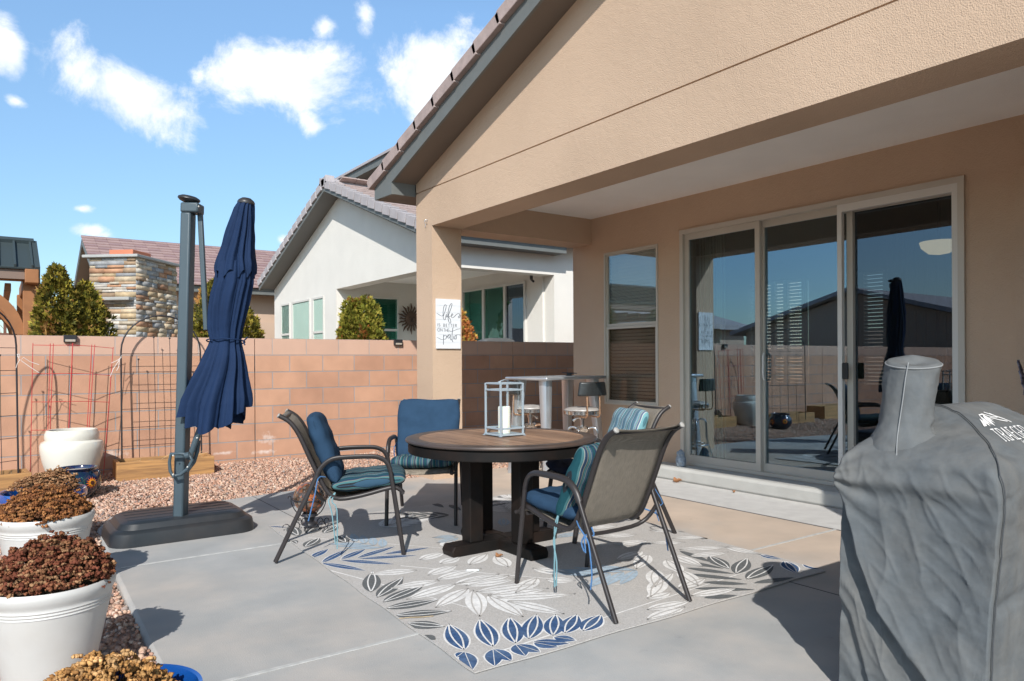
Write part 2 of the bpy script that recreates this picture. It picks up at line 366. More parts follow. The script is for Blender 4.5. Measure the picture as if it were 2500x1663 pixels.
def brick_mat():
    m = bpy.data.materials.new('block_masonry'); m.use_nodes = True; t = m.node_tree; p = P(m)
    p.inputs['Roughness'].default_value = .93; p.inputs['Specular IOR Level'].default_value = .15
    c = N(t, 'ShaderNodeTexCoord'); s = N(t, 'ShaderNodeSeparateXYZ'); lk(t, c.outputs['Object'], s.inputs[0])
    q = N(t, 'ShaderNodeCombineXYZ')
    BW, BH = .4185, .2030
    u = M(t, 'DIVIDE', M(t, 'ADD', s.outputs['X'], -2.507 + BW * 60), BW); v = M(t, 'DIVIDE', M(t, 'ADD', s.outputs['Z'], -1.307 + BH * 12), BH)
    lk(t, M(t, 'MULTIPLY', u, 2.0), q.inputs[0]); lk(t, v, q.inputs[1])
    b = N(t, 'ShaderNodeTexBrick'); b.offset = .5; b.offset_frequency = 2; b.squash = 1.0
    lk(t, q.outputs[0], b.inputs['Vector'])
    b.inputs['Scale'].default_value = 1.0; b.inputs['Brick Width'].default_value = 2.0; b.inputs['Row Height'].default_value = 1.0
    b.inputs['Mortar Size'].default_value = .027; b.inputs['Mortar Smooth'].default_value = .15; b.inputs['Bias'].default_value = 0.0
    b.inputs['Color1'].default_value = (.45, .252, .168, 1); b.inputs['Color2'].default_value = (.515, .30, .20, 1); b.inputs['Mortar'].default_value = (.33, .31, .305, 1)
    n = N(t, 'ShaderNodeTexNoise'); n.inputs['Scale'].default_value = 4.5; n.inputs['Detail'].default_value = 6; lk(t, c.outputs['Object'], n.inputs['Vector'])
    k = N(t, 'ShaderNodeVectorMath', operation='SCALE'); lk(t, b.outputs['Color'], k.inputs[0])
    lk(t, M(t, 'MULTIPLY_ADD', n.outputs['Fac'], .45, .78), k.inputs['Scale'])
    # paler top course
    topf = M(t, 'MULTIPLY', M(t, 'GREATER_THAN', s.outputs['Z'], 1.307), .55)
    x = N(t, 'ShaderNodeMix', data_type='RGBA'); lk(t, topf, x.inputs[0]); lk(t, k.outputs[0], x.inputs[6]); x.inputs[7].default_value = (.60, .43, .345, 1)
    mo = N(t, 'ShaderNodeMix', data_type='RGBA'); lk(t, M(t, 'MULTIPLY', b.outputs['Fac'], topf), mo.inputs[0]); lk(t, x.outputs[2], mo.inputs[6]); mo.inputs[7].default_value = (.40, .36, .34, 1)
    # efflorescence near the ground
    src = mo.outputs[2]
    for (sx, sz, ex, ez) in ((2.66, .30, .12, .10), (2.62, .15, .20, .035), (2.16, .17, .22, .03), (1.0, .25, .2, .05)):
        mp = N(t, 'ShaderNodeMapping', vector_type='TEXTURE'); mp.inputs['Location'].default_value = (sx, 0, sz); mp.inputs['Scale'].default_value = (ex, 1e3, ez)
        lk(t, c.outputs['Object'], mp.inputs['Vector'])
        l = N(t, 'ShaderNodeVectorMath', operation='LENGTH'); lk(t, mp.outputs[0], l.inputs[0])
        n3 = N(t, 'ShaderNodeTexNoise'); n3.inputs['Scale'].default_value = 16; n3.inputs['Detail'].default_value = 6; lk(t, c.outputs['Object'], n3.inputs['Vector'])
        e = M(t, 'ADD', M(t, 'SUBTRACT', 1.0, l.outputs['Value']), M(t, 'MULTIPLY_ADD', n3.outputs['Fac'], 2.6, -1.5))
        mr = N(t, 'ShaderNodeMapRange'); mr.inputs['To Max'].default_value = .75; lk(t, e, mr.inputs['Value'])
        y = N(t, 'ShaderNodeMix', data_type='RGBA'); lk(t, mr.outputs[0], y.inputs[0]); lk(t, src, y.inputs[6]); y.inputs[7].default_value = (.75, .70, .66, 1); src = y.outputs[2]
    lk(t, src, p.inputs['Base Color'])
    n4 = N(t, 'ShaderNodeTexNoise'); n4.inputs['Scale'].default_value = 90; lk(t, c.outputs['Object'], n4.inputs['Vector'])
    hgt = M(t, 'SUBTRACT', M(t, 'MULTIPLY', n4.outputs['Fac'], .35), b.outputs['Fac'])
    bp = N(t, 'ShaderNodeBump'); bp.inputs['Distance'].default_value = .011; lk(t, hgt, bp.inputs['Height']); lk(t, bp.outputs[0], p.inputs['Normal'])
    return m
BLOCK = brick_mat()

def stripe_mat(name, ax, period, stops, ncol=None):
    m = bpy.data.materials.new(name); m.use_nodes = True; t = m.node_tree; p = P(m)
    p.inputs['Roughness'].default_value = .85; p.inputs['Specular IOR Level'].default_value = .15
    c = N(t, 'ShaderNodeTexCoord'); s = N(t, 'ShaderNodeSeparateXYZ'); lk(t, c.outputs['Object'], s.inputs[0])
    w = N(t, 'ShaderNodeTexNoise'); w.inputs['Scale'].default_value = 3; lk(t, c.outputs['Object'], w.inputs['Vector'])
    a = M(t, 'ADD', s.outputs[ax], M(t, 'MULTIPLY_ADD', w.outputs['Fac'], .003, 10.0))
    f = M(t, 'FRACT', M(t, 'DIVIDE', a, period))
    r = N(t, 'ShaderNodeValToRGB'); r.color_ramp.interpolation = 'CONSTANT'
    e = r.color_ramp.elements
    e[0].position = stops[0][0]; e[0].color = (*stops[0][1], 1); e[1].position = stops[1][0]; e[1].color = (*stops[1][1], 1)
    for q in stops[2:]:
        k = e.new(q[0]); k.color = (*q[1], 1)
    lk(t, f, r.inputs[0]); lk(t, r.outputs[0], p.inputs['Base Color'])
    n = N(t, 'ShaderNodeTexNoise'); n.inputs['Scale'].default_value = 12; lk(t, c.outputs['Object'], n.inputs['Vector'])
    b = N(t, 'ShaderNodeBump'); b.inputs['Distance'].default_value = .006; lk(t, n.outputs['Fac'], b.inputs['Height']); lk(t, b.outputs[0], p.inputs['Normal'])
    return m
TEAL = (.012, .065, .082); LTEAL = (.055, .145, .16); DB = (.020, .040, .080); GR = (.14, .155, .14); DK = (.020, .024, .030); CR = (.23, .245, .225); MB_ = (.032, .075, .12)
STR = [(0, TEAL), (.09, DK), (.11, MB_), (.20, CR), (.225, MB_), (.25, LTEAL), (.31, DK), (.33, GR), (.37, DB), (.46, CR), (.49, LTEAL), (.56, TEAL), (.66, DK), (.68, GR), (.71, MB_), (.80, DK), (.82, LTEAL), (.87, GR), (.91, DB)]
STRIPE_Y = stripe_mat('cushion_stripe_along', 'Y', .118, STR)
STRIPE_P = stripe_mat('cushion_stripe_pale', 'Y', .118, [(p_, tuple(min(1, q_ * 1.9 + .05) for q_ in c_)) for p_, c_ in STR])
# ================================================================ SETTING
g = MB(); g.mm(-900, 900, -900, 900, -.5, -.06)
DIRT = mat('dirt', (.36, .27, .2), .95, var=.15, vscale=.5)
tag(g.build('ground', DIRT), kind='structure')
# far hills
h = MB(); n = 90; vs = []
for j in range(2):
    for i in range(n + 1):
        a = math.pi * 2 * i / n; r = 700
        vs.append((r * math.cos(a), r * math.sin(a), -1 if j == 0 else 26 + 9 * math.sin(a * 7) + 6 * math.sin(a * 17 + 1) + 3 * math.sin(a * 41)))
h.add(vs, [(i, i + 1, n + 2 + i, n + 1 + i) for i in range(n)])
vs2 = [(v[0] * 1.2, v[1] * 1.2, -1) for v in vs[:n + 1]] + vs[n + 1:]
h.add(vs2, [(i, i + 1, n + 2 + i, n + 1 + i) for i in range(n)])
tag(h.build('hills', mat('hills', (.25, .22, .21), .95, var=.15, vscale=.02)), kind='structure')

# patio slab: rounded outline, joints laid as thin sheets
def rounded(poly, r, seg=5):
    out = []; k = len(poly)
    for i in range(k):
        a, b, c = Vector(poly[i - 1]), Vector(poly[i]), Vector(poly[(i + 1) % k])
        p = b + (a - b).normalized() * r; q = b + (c - b).normalized() * r
        for s_ in range(seg + 1):
            t = s_ / seg; out.append(tuple(p * (1 - t) ** 2 + b * 2 * t * (1 - t) + q * t * t))
    return out
slab = rounded([(.50, -3), (.53, 3.4), (.555, 4.68), (.60, 6.15), (.74, 6.60), (2.2, 6.86), (3.8, 6.86), (5.85, 6.86), (5.85, -3)], .05)
g = MB(); g.prism(slab, 2, -.12, 0)
tag(g.build('patio', CONC, bevel=.02, smooth=40), kind='structure')
g = MB()
for (x0, x1, y) in ((.60, 4.895, 4.885), (.56, 4.895, 2.905), (.56, 4.895, .93)):
    g.mm(x0, x1, y - .010, y + .010, .0005, .004)
tag(g.build('joint_line', JOINT), kind='structure')
g = MB(); g.mm(3.54, 3.545, -2, 2.89, .0005, .003); g.mm(1.52, 1.525, -2, .9, .0005, .003); g.mm(4.885, 4.899, -3, 6.8, .0005, .0035)
g.mm(1.9, 1.905, 4.9, 6.8, .0005, .003)
tag(g.build('expansion_joint', JOINTD), kind='structure')
g = MB(); g.mm(4.90, 5.70, -3, 5.33, .0008, .006)
tag(g.build('walkway', CONC2), kind='structure')
st = rounded([(5.56, -3), (5.56, 5.30), (5.60, 5.42), (5.85, 5.44), (5.85, -3)], .04)
g = MB(); g.prism(st, 2, .0, .135)
tag(g.build('step', STEPM, bevel=.03, smooth=60), kind='structure')

# gravel: thousands of real stones in one mesh
def gravel():
    rng = np.random.default_rng(3)
    v1, f1 = ico(1)
    regs = [((-2.2, .62, .2, 8.8), 36000), ((.5, 5.9, 6.3, 8.8), 38000)]
    pts = []
    for (x0, x1, y0, y1), k in regs:
        p = rng.random((k, 2)) * [x1 - x0, y1 - y0] + [x0, y0]; pts.append(p)
    p = np.concatenate(pts)
    sl = np.array(slab)
    def inside(p):
        r = np.zeros(len(p), bool); j = len(sl) - 1
        for i in range(len(sl)):
            a, b = sl[i], sl[j]
            c = ((a[1] > p[:, 1]) != (b[1] > p[:, 1])) & (p[:, 0] < (b[0] - a[0]) * (p[:, 1] - a[1]) / (b[1] - a[1] + 1e-12) + a[0])
            r ^= c; j = i
        return r
    p = p[~inside(p)]; p = p[(p[:, 0] > p[:, 1] * .005 - 1.9)]
    # drop what lies under the camera's left where nothing shows
    k = len(p)
    sz = rng.uniform(.0075, .0155, k) * (1 + .5 * (rng.random(k) > .93))
    sc = rng.uniform(.7, 1.25, (k, 3)) * [1, 1, .7]
    protos = [v1 * (1 + rng.uniform(-.42, .30, (len(v1), 1))) for _ in range(24)]
    pr = np.stack(protos)[rng.integers(0, 24, k)]
    a = rng.random(k) * 6.283; b = rng.random(k) * .8
    ca, sa, cb, sb = np.cos(a), np.sin(a), np.cos(b), np.sin(b)
    q = pr * sc[:, None, :] * sz[:, None, None]
    x = q[..., 0] * ca[:, None] - q[..., 1] * sa[:, None]; y = q[..., 0] * sa[:, None] + q[..., 1] * ca[:, None]; z = q[..., 2]
    y, z = y * cb[:, None] - z * sb[:, None], y * sb[:, None] + z * cb[:, None]
    base = -.035 + .07 * np.clip((p[:, 1] - 6.6) / 2.2, 0, 1) + .018 * np.sin(p[:, 0] * 3.1) * np.sin(p[:, 1] * 2.3)
    zc = base + rng.random(k) * .016
    V = np.stack([x + p[:, 0, None], y + p[:, 1, None], z + zc[:, None]], -1).reshape(-1, 3)
    F = (f1[None] + (np.arange(k) * len(v1))[:, None, None]).reshape(-1, 3)
    pal = np.array([(.60, .40, .31), (.66, .49, .39), (.52, .33, .26), (.70, .58, .50), (.42, .28, .23), (.33, .29, .28), (.62, .45, .38), (.58, .33, .24), (.24, .22, .23)])
    cc = pal[rng.choice(9, k, p=[.22, .17, .13, .12, .10, .07, .12, .05, .02])] * rng.uniform(.6, .98, (k, 1)) * [1.02, .95, .88]
    o = obj_mesh('gravel', V, F, GRAVEL, cols=np.repeat(cc, len(v1), 0))
    tag(o, kind='stuff')
gravel()
g = MB()
def gb(u, v):
    x = -3 + u * 9.2; y = -3 + v * 11.8
    return (x, y, -.05 + .07 * min(max((y - 6.6) / 2.2, 0), 1) + .018 * math.sin(x * 3.1) * math.sin(y * 2.3))
g.grid(60, 60, gb)
tag(g.build('gravel_bed', mat('gravel_bed', (.40, .27, .21), .95, var=.4, vscale=60, bump=.02, bscale=50), recalc=False), kind='stuff')

# ================================================================ OUR HOUSE
house = thing('stucco_house', 'tan stucco house with a gabled patio cover and three panel glass slider', 'house', (5.95, 3.8, 0))
OFF = Vector((5.95, 3.8, 0))
def hp(name, mb, m, parent=None, **k):
    """part of the house, built in world coordinates; texture coordinates stay in metres"""
    mb.v = [tuple(Vector(p) - OFF) for p in mb.v]
    return mb.build(name, m, parent or house, **k)
X0, X1 = 3.668, 5.85
w = MB()
w.mm(X1, 6.05, -3, 2.44, 0, 2.93); w.mm(X1, 6.05, 2.44, 5.18, 2.575, 2.93); w.mm(X1, 6.05, 2.44, 5.18, -.1, .14)
w.mm(X1, 6.05, 5.18, 5.50, 0, 2.93); w.mm(X1, 6.05, 5.50, 6.35, 0, .71); w.mm(X1, 6.05, 5.50, 6.35, 2.48, 2.93)
w.mm(X1, 6.05, 6.35, 6.92, 0, 2.93); w.mm(6.05, 9.3, 6.72, 6.92, 0, 3.0); w.mm(5.77, X1, 1.6, 2.088, 0, 2.55)
hp('wall', w, ST)
PK = 2.60; YR = 2 * PK - 6.92; ZPK = 3.117 + .347 * (6.92 - PK)
def gable_part(zlo, zhi):
    # slice of the gable between two heights
    pts = []
    yl = 6.92 if zlo <= 3.117 else 6.92 - (zlo - 3.117) / .347
    yr = YR if zlo <= 3.117 else YR + (zlo - 3.117) / .347
    pts = [(yr, zlo), (yl, zlo)]
    if zhi is None: pts += ([(6.92, 3.117)] if zlo < 3.117 else []) + [(PK, ZPK)] + ([(YR, 3.117)] if zlo < 3.117 else [])
    else: pts += [(6.92, zhi), (YR, zhi)]
    return pts
w = MB(); w.prism(gable_part(2.62, 3.002), 0, X0, 4.02); w.prism(gable_part(3.014, None), 0, X0, 4.02)
w.mm(X0 + .012, 4.0, YR + .02, 6.9, 3.001, 3.015); w.mm(X0, 4.02, YR, .64, 0, 2.62)
hp('gable', w, ST)
for y0, y1 in ((6.58, 6.92), (.64, .98)):
    w = MB(); w.mm(X0, 4.02, y0, y1, -.05, 2.62)
    hp('pillar', w, ST)
for a_, b_, z_ in ((6.58, 6.92, 2.615), (.64, .98, 0)):
    w = MB(); w.mm(4.02, X1, a_, b_, z_, 3.2)
    hp('side_beam' if z_ else 'side_wall', w, ST)
w = MB(); w.mm(4.02, X1, .98, 6.58, 2.92, 3.0)
hp('patio_ceiling', w, ST_IN)
# fascia, soffit
EY = 2 * PK - 7.32
ft = lambda y: 3.13 + .3367 * (7.32 - y) if y > PK else 3.13 + .3367 * (y - EY)
w = MB()
w.prism([(7.32, 2.985), (6.93, 2.975), (6.93, 3.098), (PK, ft(PK) - .165), (PK, ft(PK)), (7.32, 3.13)], 0, 3.385, 3.412)
w.prism([(EY, 2.985), (EY, 3.13), (PK, ft(PK)), (PK, ft(PK) - .165), (EY + .39, 3.098), (EY + .39, 2.975)], 0, 3.385, 3.412)
w.mm(3.385, 9.3, 7.32, 7.345, 2.985, 3.13); w.mm(3.412, X0 - .002, 6.93, 6.95, 2.978, 3.15)
w.mm(3.385, 9.3, EY - .025, EY, 2.985, 3.13)
hp('fascia', w, FASC)
w = MB(); w.mm(3.412, 9.3, 6.95, 7.32, 2.978, 2.99)
w.prism([(6.93, 3.105), (PK, ft(PK) - .155), (EY + .39, 3.105), (EY + .39, 3.13), (PK, ft(PK) - .12), (6.93, 3.13)], 0, 3.412, X0 - .001)
w.mm(3.412, 9.3, EY, EY + .39, 2.978, 2.99)
hp('soffit', w, SOFF)
w = MB()
w.prism([(7.34, 3.135), (PK, ft(PK) + .012), (EY - .02, 3.135), (EY - .02, 3.17), (PK, ft(PK) + .05), (7.34, 3.17)], 0, 3.40, 9.3)
hp('roof_deck', w, mat('underlay', (.05, .04, .035), .9))
# rake tiles with a stepped, rounded nose and a few rows of field tiles
w = MB(); k = 0; L = .42
ang = math.atan(.3367)
for side in (1, -1):
    for i in range(14):
        y0 = 7.42 - i * .36; z0 = 3.155 + .3367 * (7.42 - y0) + .004
        T = Matrix.Translation((0, y0, z0)) if side == 1 else Matrix.Translation((0, 2 * PK - y0, z0)) @ Matrix.Scale(-1, 4, (0, 1, 0))
        T = T @ Matrix.Rotation(-ang, 4, 'X') @ Matrix.Rotation(R(2.2), 4, 'X')
        w.prism([(0, -.055), (.012, .035), (-.03, .062), (-L, .062), (-L, -.055)], 0, 3.335, 3.50, T=T)
for i in range(14):
    for j in range(17):
        for side in (1, -1):
            y0 = 7.40 - i * .36; z0 = 3.185 + .3367 * (7.40 - y0)
            T = Matrix.Translation((3.50 + j * .335, y0, z0)) if side == 1 else Matrix.Translation((3.50 + j * .335, 2 * PK - y0, z0)) @ Matrix.Scale(-1, 4, (0, 1, 0))
            T = T @ Matrix.Rotation(-ang, 4, 'X') @ Matrix.Rotation(R(2.0), 4, 'X')
            w.mm(.003, .33, -L, 0, 0, .03, T=T)
hp('roof_tiles', w, RTILE, bevel=.006)
# single hung window
wf = MB()
y0, y1, z0, z1 = 5.50, 6.35, .71, 2.48
def ring(mb, x0, x1, y0, y1, z0, z1, t, b=None, mi=0):
    b = b or t
    mb.mm(x0, x1, y0, y0 + t, z0, z1, mi); mb.mm(x0, x1, y1 - t, y1, z0, z1, mi)
    mb.mm(x0, x1, y0 + t, y1 - t, z1 - t, z1, mi); mb.mm(x0, x1, y0 + t, y1 - t, z0, z0 + b, mi)
ring(wf, 5.838, 5.97, y0, y1, z0, z1, .022)
ring(wf, 5.865, 5.90, y0 + .022, y1 - .022, 1.615, z1 - .022, .018, .03)
ring(wf, 5.855, 5.89, y0 + .022, y1 - .022, z0 + .022, 1.612, .028)
wfo = hp('window', wf, FRAME)
for (a, b, m) in ((1.645, 2.44, GLASS_U), (.76, 1.585, GLASS_W)):
    q = MB(); q.mm(5.872, 5.876, y0 + .05, y1 - .05, a, b); hp('pane', q, m, wfo)
q = MB()
for i in range(44):
    z = .77 + i * .039
    q.box((0, 0, 0), (.040, y1 - y0 - .06, .002), T=Matrix.Translation((5.925, (y0 + y1) / 2, z)) @ Matrix.Rotation(R(58), 4, 'Y'))
q.mm(5.905, 5.945, y0 + .03, y1 - .03, 2.43, 2.475)
for yy in (y0 + .15, y1 - .15): q.mm(5.912, 5.913, yy, yy + .004, .76, 2.43)
hp('blind', q, BLIND, wfo)
# three panel slider
sf = MB()
ring(sf, 5.828, 5.99, 2.44, 5.18, .138, 2.572, .045, .03)
def panel(mb, x0, ya, yb, t=.052, tb=.075):
    mb.mm(x0, x0 + .04, ya, ya + t, .168, 2.527); mb.mm(x0, x0 + .04, yb - t, yb, .168, 2.527)
    mb.mm(x0, x0 + .04, ya + t, yb - t, 2.465, 2.527); mb.mm(x0, x0 + .04, ya + t, yb - t, .168, .168 + tb)
panel(sf, 5.86, 4.225, 5.135, tb=.07)
sfo = hp('sliding_door', sf, FRAME)
pn = MB(); panel(pn, 5.905, 3.34, 4.26); p1 = hp('door_panel', pn, FRAME, sfo)
pn = MB(); panel(pn, 5.925, 2.485, 3.40); p2 = hp('door_panel', pn, FRAME, sfo)
pn = MB(); panel(pn, 5.832, 2.487, 3.435, .04, .06); p3 = hp('screen_door', pn, FRAME_W, sfo)
pn = MB(); pn.mm(5.83, 5.832, 2.468, 2.486, .17, 2.52); hp('door_seal', pn, RUBBER, sfo)
for (xa, ya, yb, m) in ((5.878, 4.277, 5.083, GLASS), (5.923, 3.392, 4.208, GLASS), (5.943, 2.537, 3.348, GLASS_S)):
    q = MB(); q.mm(xa, xa + .004, ya, yb, .243, 2.465); hp('pane', q, m, sfo)
q = MB(); q.tube([(5.888, 4.20, 1.03), (5.872, 4.20, 1.05), (5.868, 4.20, 1.12), (5.872, 4.20, 1.19), (5.868, 4.20, 1.25), (5.888, 4.20, 1.28)], .009, 8)
hp('handle', q, FRAME_W, sfo, smooth=60)
q = MB(); q.mm(5.812, 5.832, 3.335, 3.39, 1.05, 1.19); hp('latch', q, RUBBER, sfo, bevel=.008)
# interior seen through the glass
q = MB()
q.mm(6.05, 6.1, 6.66, 6.71, 0, 2.8); q.mm(6.06, 9.1, 6.62, 6.68, 0, 2.8)
q.mm(6.06, 9.1, 0, .06, 0, 2.8)
q.mm(9, 9.1, .06, 4.62, 0, 2.8); q.mm(9, 9.1, 4.95, 5.72, 0, 2.8); q.mm(9, 9.1, 4.62, 4.95, 0, .9); q.mm(9, 9.1, 4.62, 4.95, 2.3, 2.8); q.mm(9, 9.1, 5.72, 6.62, 0, .9); q.mm(9, 9.1, 5.72, 6.62, 2.3, 2.8)
q.mm(6.05, 6.06, 0, 2.44, .0, 2.9); q.mm(6.05, 9.1, 0, 6.7, 2.8, 2.86)
hp('interior_wall', q, INTW)
q = MB(); q.mm(6.0, 9.1, .06, 6.62, .05, .13); hp('interior_floor', q, INTF)
q = MB()
for i in range(24):
    yy = 4.80 + .0135 * i; q.mm(6.08 + .02 * math.sin(i * 1.9), 6.09 + .02 * math.sin(i * 1.9), yy, yy + .011, .15, 2.7)
hp('curtain', q, CURT)
q = MB()
for i in range(26): q.mm(8.4, 8.405, 1.5 + i * .11, 1.575 + i * .11, .15, 2.7)
hp('vertical_blind', q, mat('vertical_blind_grey', (.20, .22, .22), .8))
for yc, wd, posts in ((6.15, .88, (5.74, 6.02, 6.22, 6.5)), (4.785, .32, (4.63, 4.94))):
    q = MB()
    for i in range(30): q.box((0, 0, 0), (.052, wd, .006), T=Matrix.Translation((8.95, yc, .93 + i * .047)) @ Matrix.Rotation(R(38), 4, 'Y'))
    for yy in posts: q.mm(8.92, 8.98, yy - .03, yy + .03, .9, 2.32)
    q.mm(8.92, 8.98, yc - wd / 2, yc + wd / 2, 1.27, 1.35)
    hp('shutter', q, BLIND)
lm = bpy.data.materials.new('lamp_bowl'); lm.use_nodes = True
P(lm).inputs['Base Color'].default_value = (.8, .7, .5, 1); P(lm).inputs['Emission Color'].default_value = (1, .78, .45, 1); P(lm).inputs['Emission Strength'].default_value = 1.1
lamp = thing('ceiling_lamp', 'lit cream glass bowl lamp hanging inside behind the glass slider', 'lamp', (7.2, 3.23, 2.26))
q = MB(); q.lathe([(.005, -.07), (.09, -.055), (.15, 0), (.165, .05), (.16, .055)], 24); q.build('lamp_bowl', lm, lamp, smooth=60)
q = MB(); q.tube([(0, 0, .02), (0, 0, .54)], .015); q.lathe([(.07, .50), (.07, .54)], 16); q.lathe([(.05, .05), (.02, .09)], 16); q.build('lamp_rod', BLACKM, lamp, smooth=50)

# ================================================================ BLOCK WALL
bw = thing('block_wall', 'pinkish tan concrete block garden wall between the yards', 'wall', (2.0, 8.91, 0))
def seg(x0, x1):
    q = MB(); q.mm(x0, x1, 8.81, 9.01, -.3, 1.507)
    o = q.build('wall_panel', BLOCK); o.parent = bw; o.location = (-2.0, -8.91, 0)
for a, b in ((-12, -2.52), (-2.51, 2.502), (2.512, 6.264), (6.274, 16)): seg(a, b)
bw2 = thing('block_wall', 'side block wall closing the yard to the left out past the pots', 'wall', (-12.1, 2, 0))
q = MB(); q.mm(-12.2, -12.0, -12, 9.01, -.3, 1.507); o = q.build('wall_panel', BLOCK, bw2); o.location = (12.1, -2, 0)
for i, (x, lab) in enumerate(((.628, 'small black solar light on the wall top beside the left evergreen bush'), (4.376, 'small black solar light on the wall top beside the stucco pillar'))):
    t_ = thing('solar_light', lab, 'solar light', (x, 8.80, 1.44), group='solar lights on the wall top')
    q = MB(); q.prism([(-.035, .075), (.10, .075), (.10, .068), (-.03, .068)], 0, -.058, .058); q.mm(-.058, .058, -.035, .008, 0, .072)
    q.build('housing', BLACKM, t_, bevel=.004)
    q = MB(); q.prism([(-.036, .028), (-.042, .026), (-.036, .006), (-.034, .006)], 0, -.045, .045); q.build('lens', mat('lens_frosted', (.55, .5, .42), .4), t_)

# ================================================================ NEIGHBOUR
nb = thing('neighbor_house', 'white stucco neighbor house with grey gable trim and green tinted windows', 'house', (8, 14, 0))
NOFF = Vector((8, 14, 0))
def np_(name, mb, m, parent=None, **k):
    mb.v = [tuple(Vector(p) - NOFF) for p in mb.v]
    return mb.build(name, m, parent or nb, **k)
YA, YP, YE = 10.4, 14.87, 19.2; XA = 5.98; ZO = 2.79
nz_ = lambda y: 3.10 + .375 * ((YE - y) if y > YP else (y - 10.55))
w = MB()
# front gable, with the patio opening left out
w.prism([(14.94, 1.0), (YE, 1.0), (YE, 3.12), (14.94, 4.69)], 0, XA, XA + .3)
w.prism([(YA, ZO), (14.94, ZO), (14.94, 4.69), (14.80, 4.72), (YA, 3.13)], 0, XA, XA + .3)
w.mm(XA, XA + .36, YA, YA + .36, 0, ZO)
w.mm(XA + .3, 8.34, YA, YA + .3, ZO, 3.3); w.mm(8.34, 16, YA, YA + .3, 0, 3.5)
w.mm(8.3, 8.5, YA + .3, 11.2, 0, 3.2); w.mm(8.3, 8.5, 13.5, 14.94, 0, 3.2); w.mm(8.3, 8.5, 11.2, 13.5, 2.76, 3.2)
w.mm(XA + .3, 6.7, 14.94, 15.2, 0, 3.2); w.mm(7.45, 8.5, 14.94, 15.2, 0, 3.2); w.mm(6.7, 7.45, 14.94, 15.2, 2.67, 3.2); w.mm(6.7, 7.45, 14.94, 15.2, 0, 1.5)
np_('wall', w, ST_W)
w = MB(); w.mm(XA + .3, 8.3, YA + .3, 14.94, 3.0, 3.1); np_('patio_ceiling', w, ST_IN)
w = MB(); w.mm(XA - .3, 8.3, YA - .3, 14.94, -.02, .02); np_('patio_floor', w, CONC)
# roof: fascia, soffit, tiles
w = MB(); FX = 5.60
zf = lambda y: 3.255 + .365 * ((19.25 - y) if y > 14.64 else (y - 10.0))
w.prism([(19.25, 3.10), (19.25, 3.26), (14.64, 4.95), (14.64, 4.79)], 0, FX, FX + .03)
w.prism([(10.08, 3.145), (14.64, 4.79), (14.64, 4.95), (10.08, 3.31)], 0, FX, FX + .03)
w.mm(FX, 8.37, 10.08, 10.11, 3.143, 3.255); w.mm(FX, 8, 19.25, 19.28, 3.10, 3.26)
np_('fascia', w, FASC)
w = MB()
w.prism([(19.25, 3.13), (19.25, 3.15), (14.64, 4.83), (10.1, 3.20), (10.1, 3.18), (14.64, 4.80)], 0, FX + .03, XA + .0)
w.mm(XA, 8.37, 10.11, YA, 3.145, 3.16)
np_('soffit', w, mat('soffit_grey', (.16, .16, .155), .8))
w = MB()
w.prism([(19.4, 3.25), (14.64, 4.97), (10.0, 3.29), (10.0, 3.31), (14.64, 5.0), (19.4, 3.27)], 0, FX, 12)
np_('roof_deck', w, mat('underlay2', (.08, .07, .065), .9))
w = MB(); an = math.atan(.366)
for side in (1, -1):
    nrow = 16
    for i in range(nrow):
        yb = 9.96 + i * .305; zb_ = 3.31 + .362 * (yb - 9.96)
        def TT(x): 
            T = Matrix.Translation((x, yb, zb_)) if side == -1 else Matrix.Translation((x, 29.26 - yb, zb_)) @ Matrix.Scale(-1, 4, (0, 1, 0))
            return T @ Matrix.Rotation(an + R(-4.5), 4, 'X')
        w.mm(-.035, .16, .004, .288, -.115, .05, T=TT(FX), mi=1)
        for j in range(14 if side == -1 else 2):
            w.mm(.003, .33, 0, .36, .0, .03, T=TT(FX + .16 + j * .335 + (.16 if i % 2 else 0) - .02), mi=0)
w.prism([(14.45, 4.93), (14.64, 5.075), (14.83, 4.93)], 0, FX - .03, 12, mi=1)
np_('roof_tiles', w, [RTILE, RTILE2], bevel=.008)
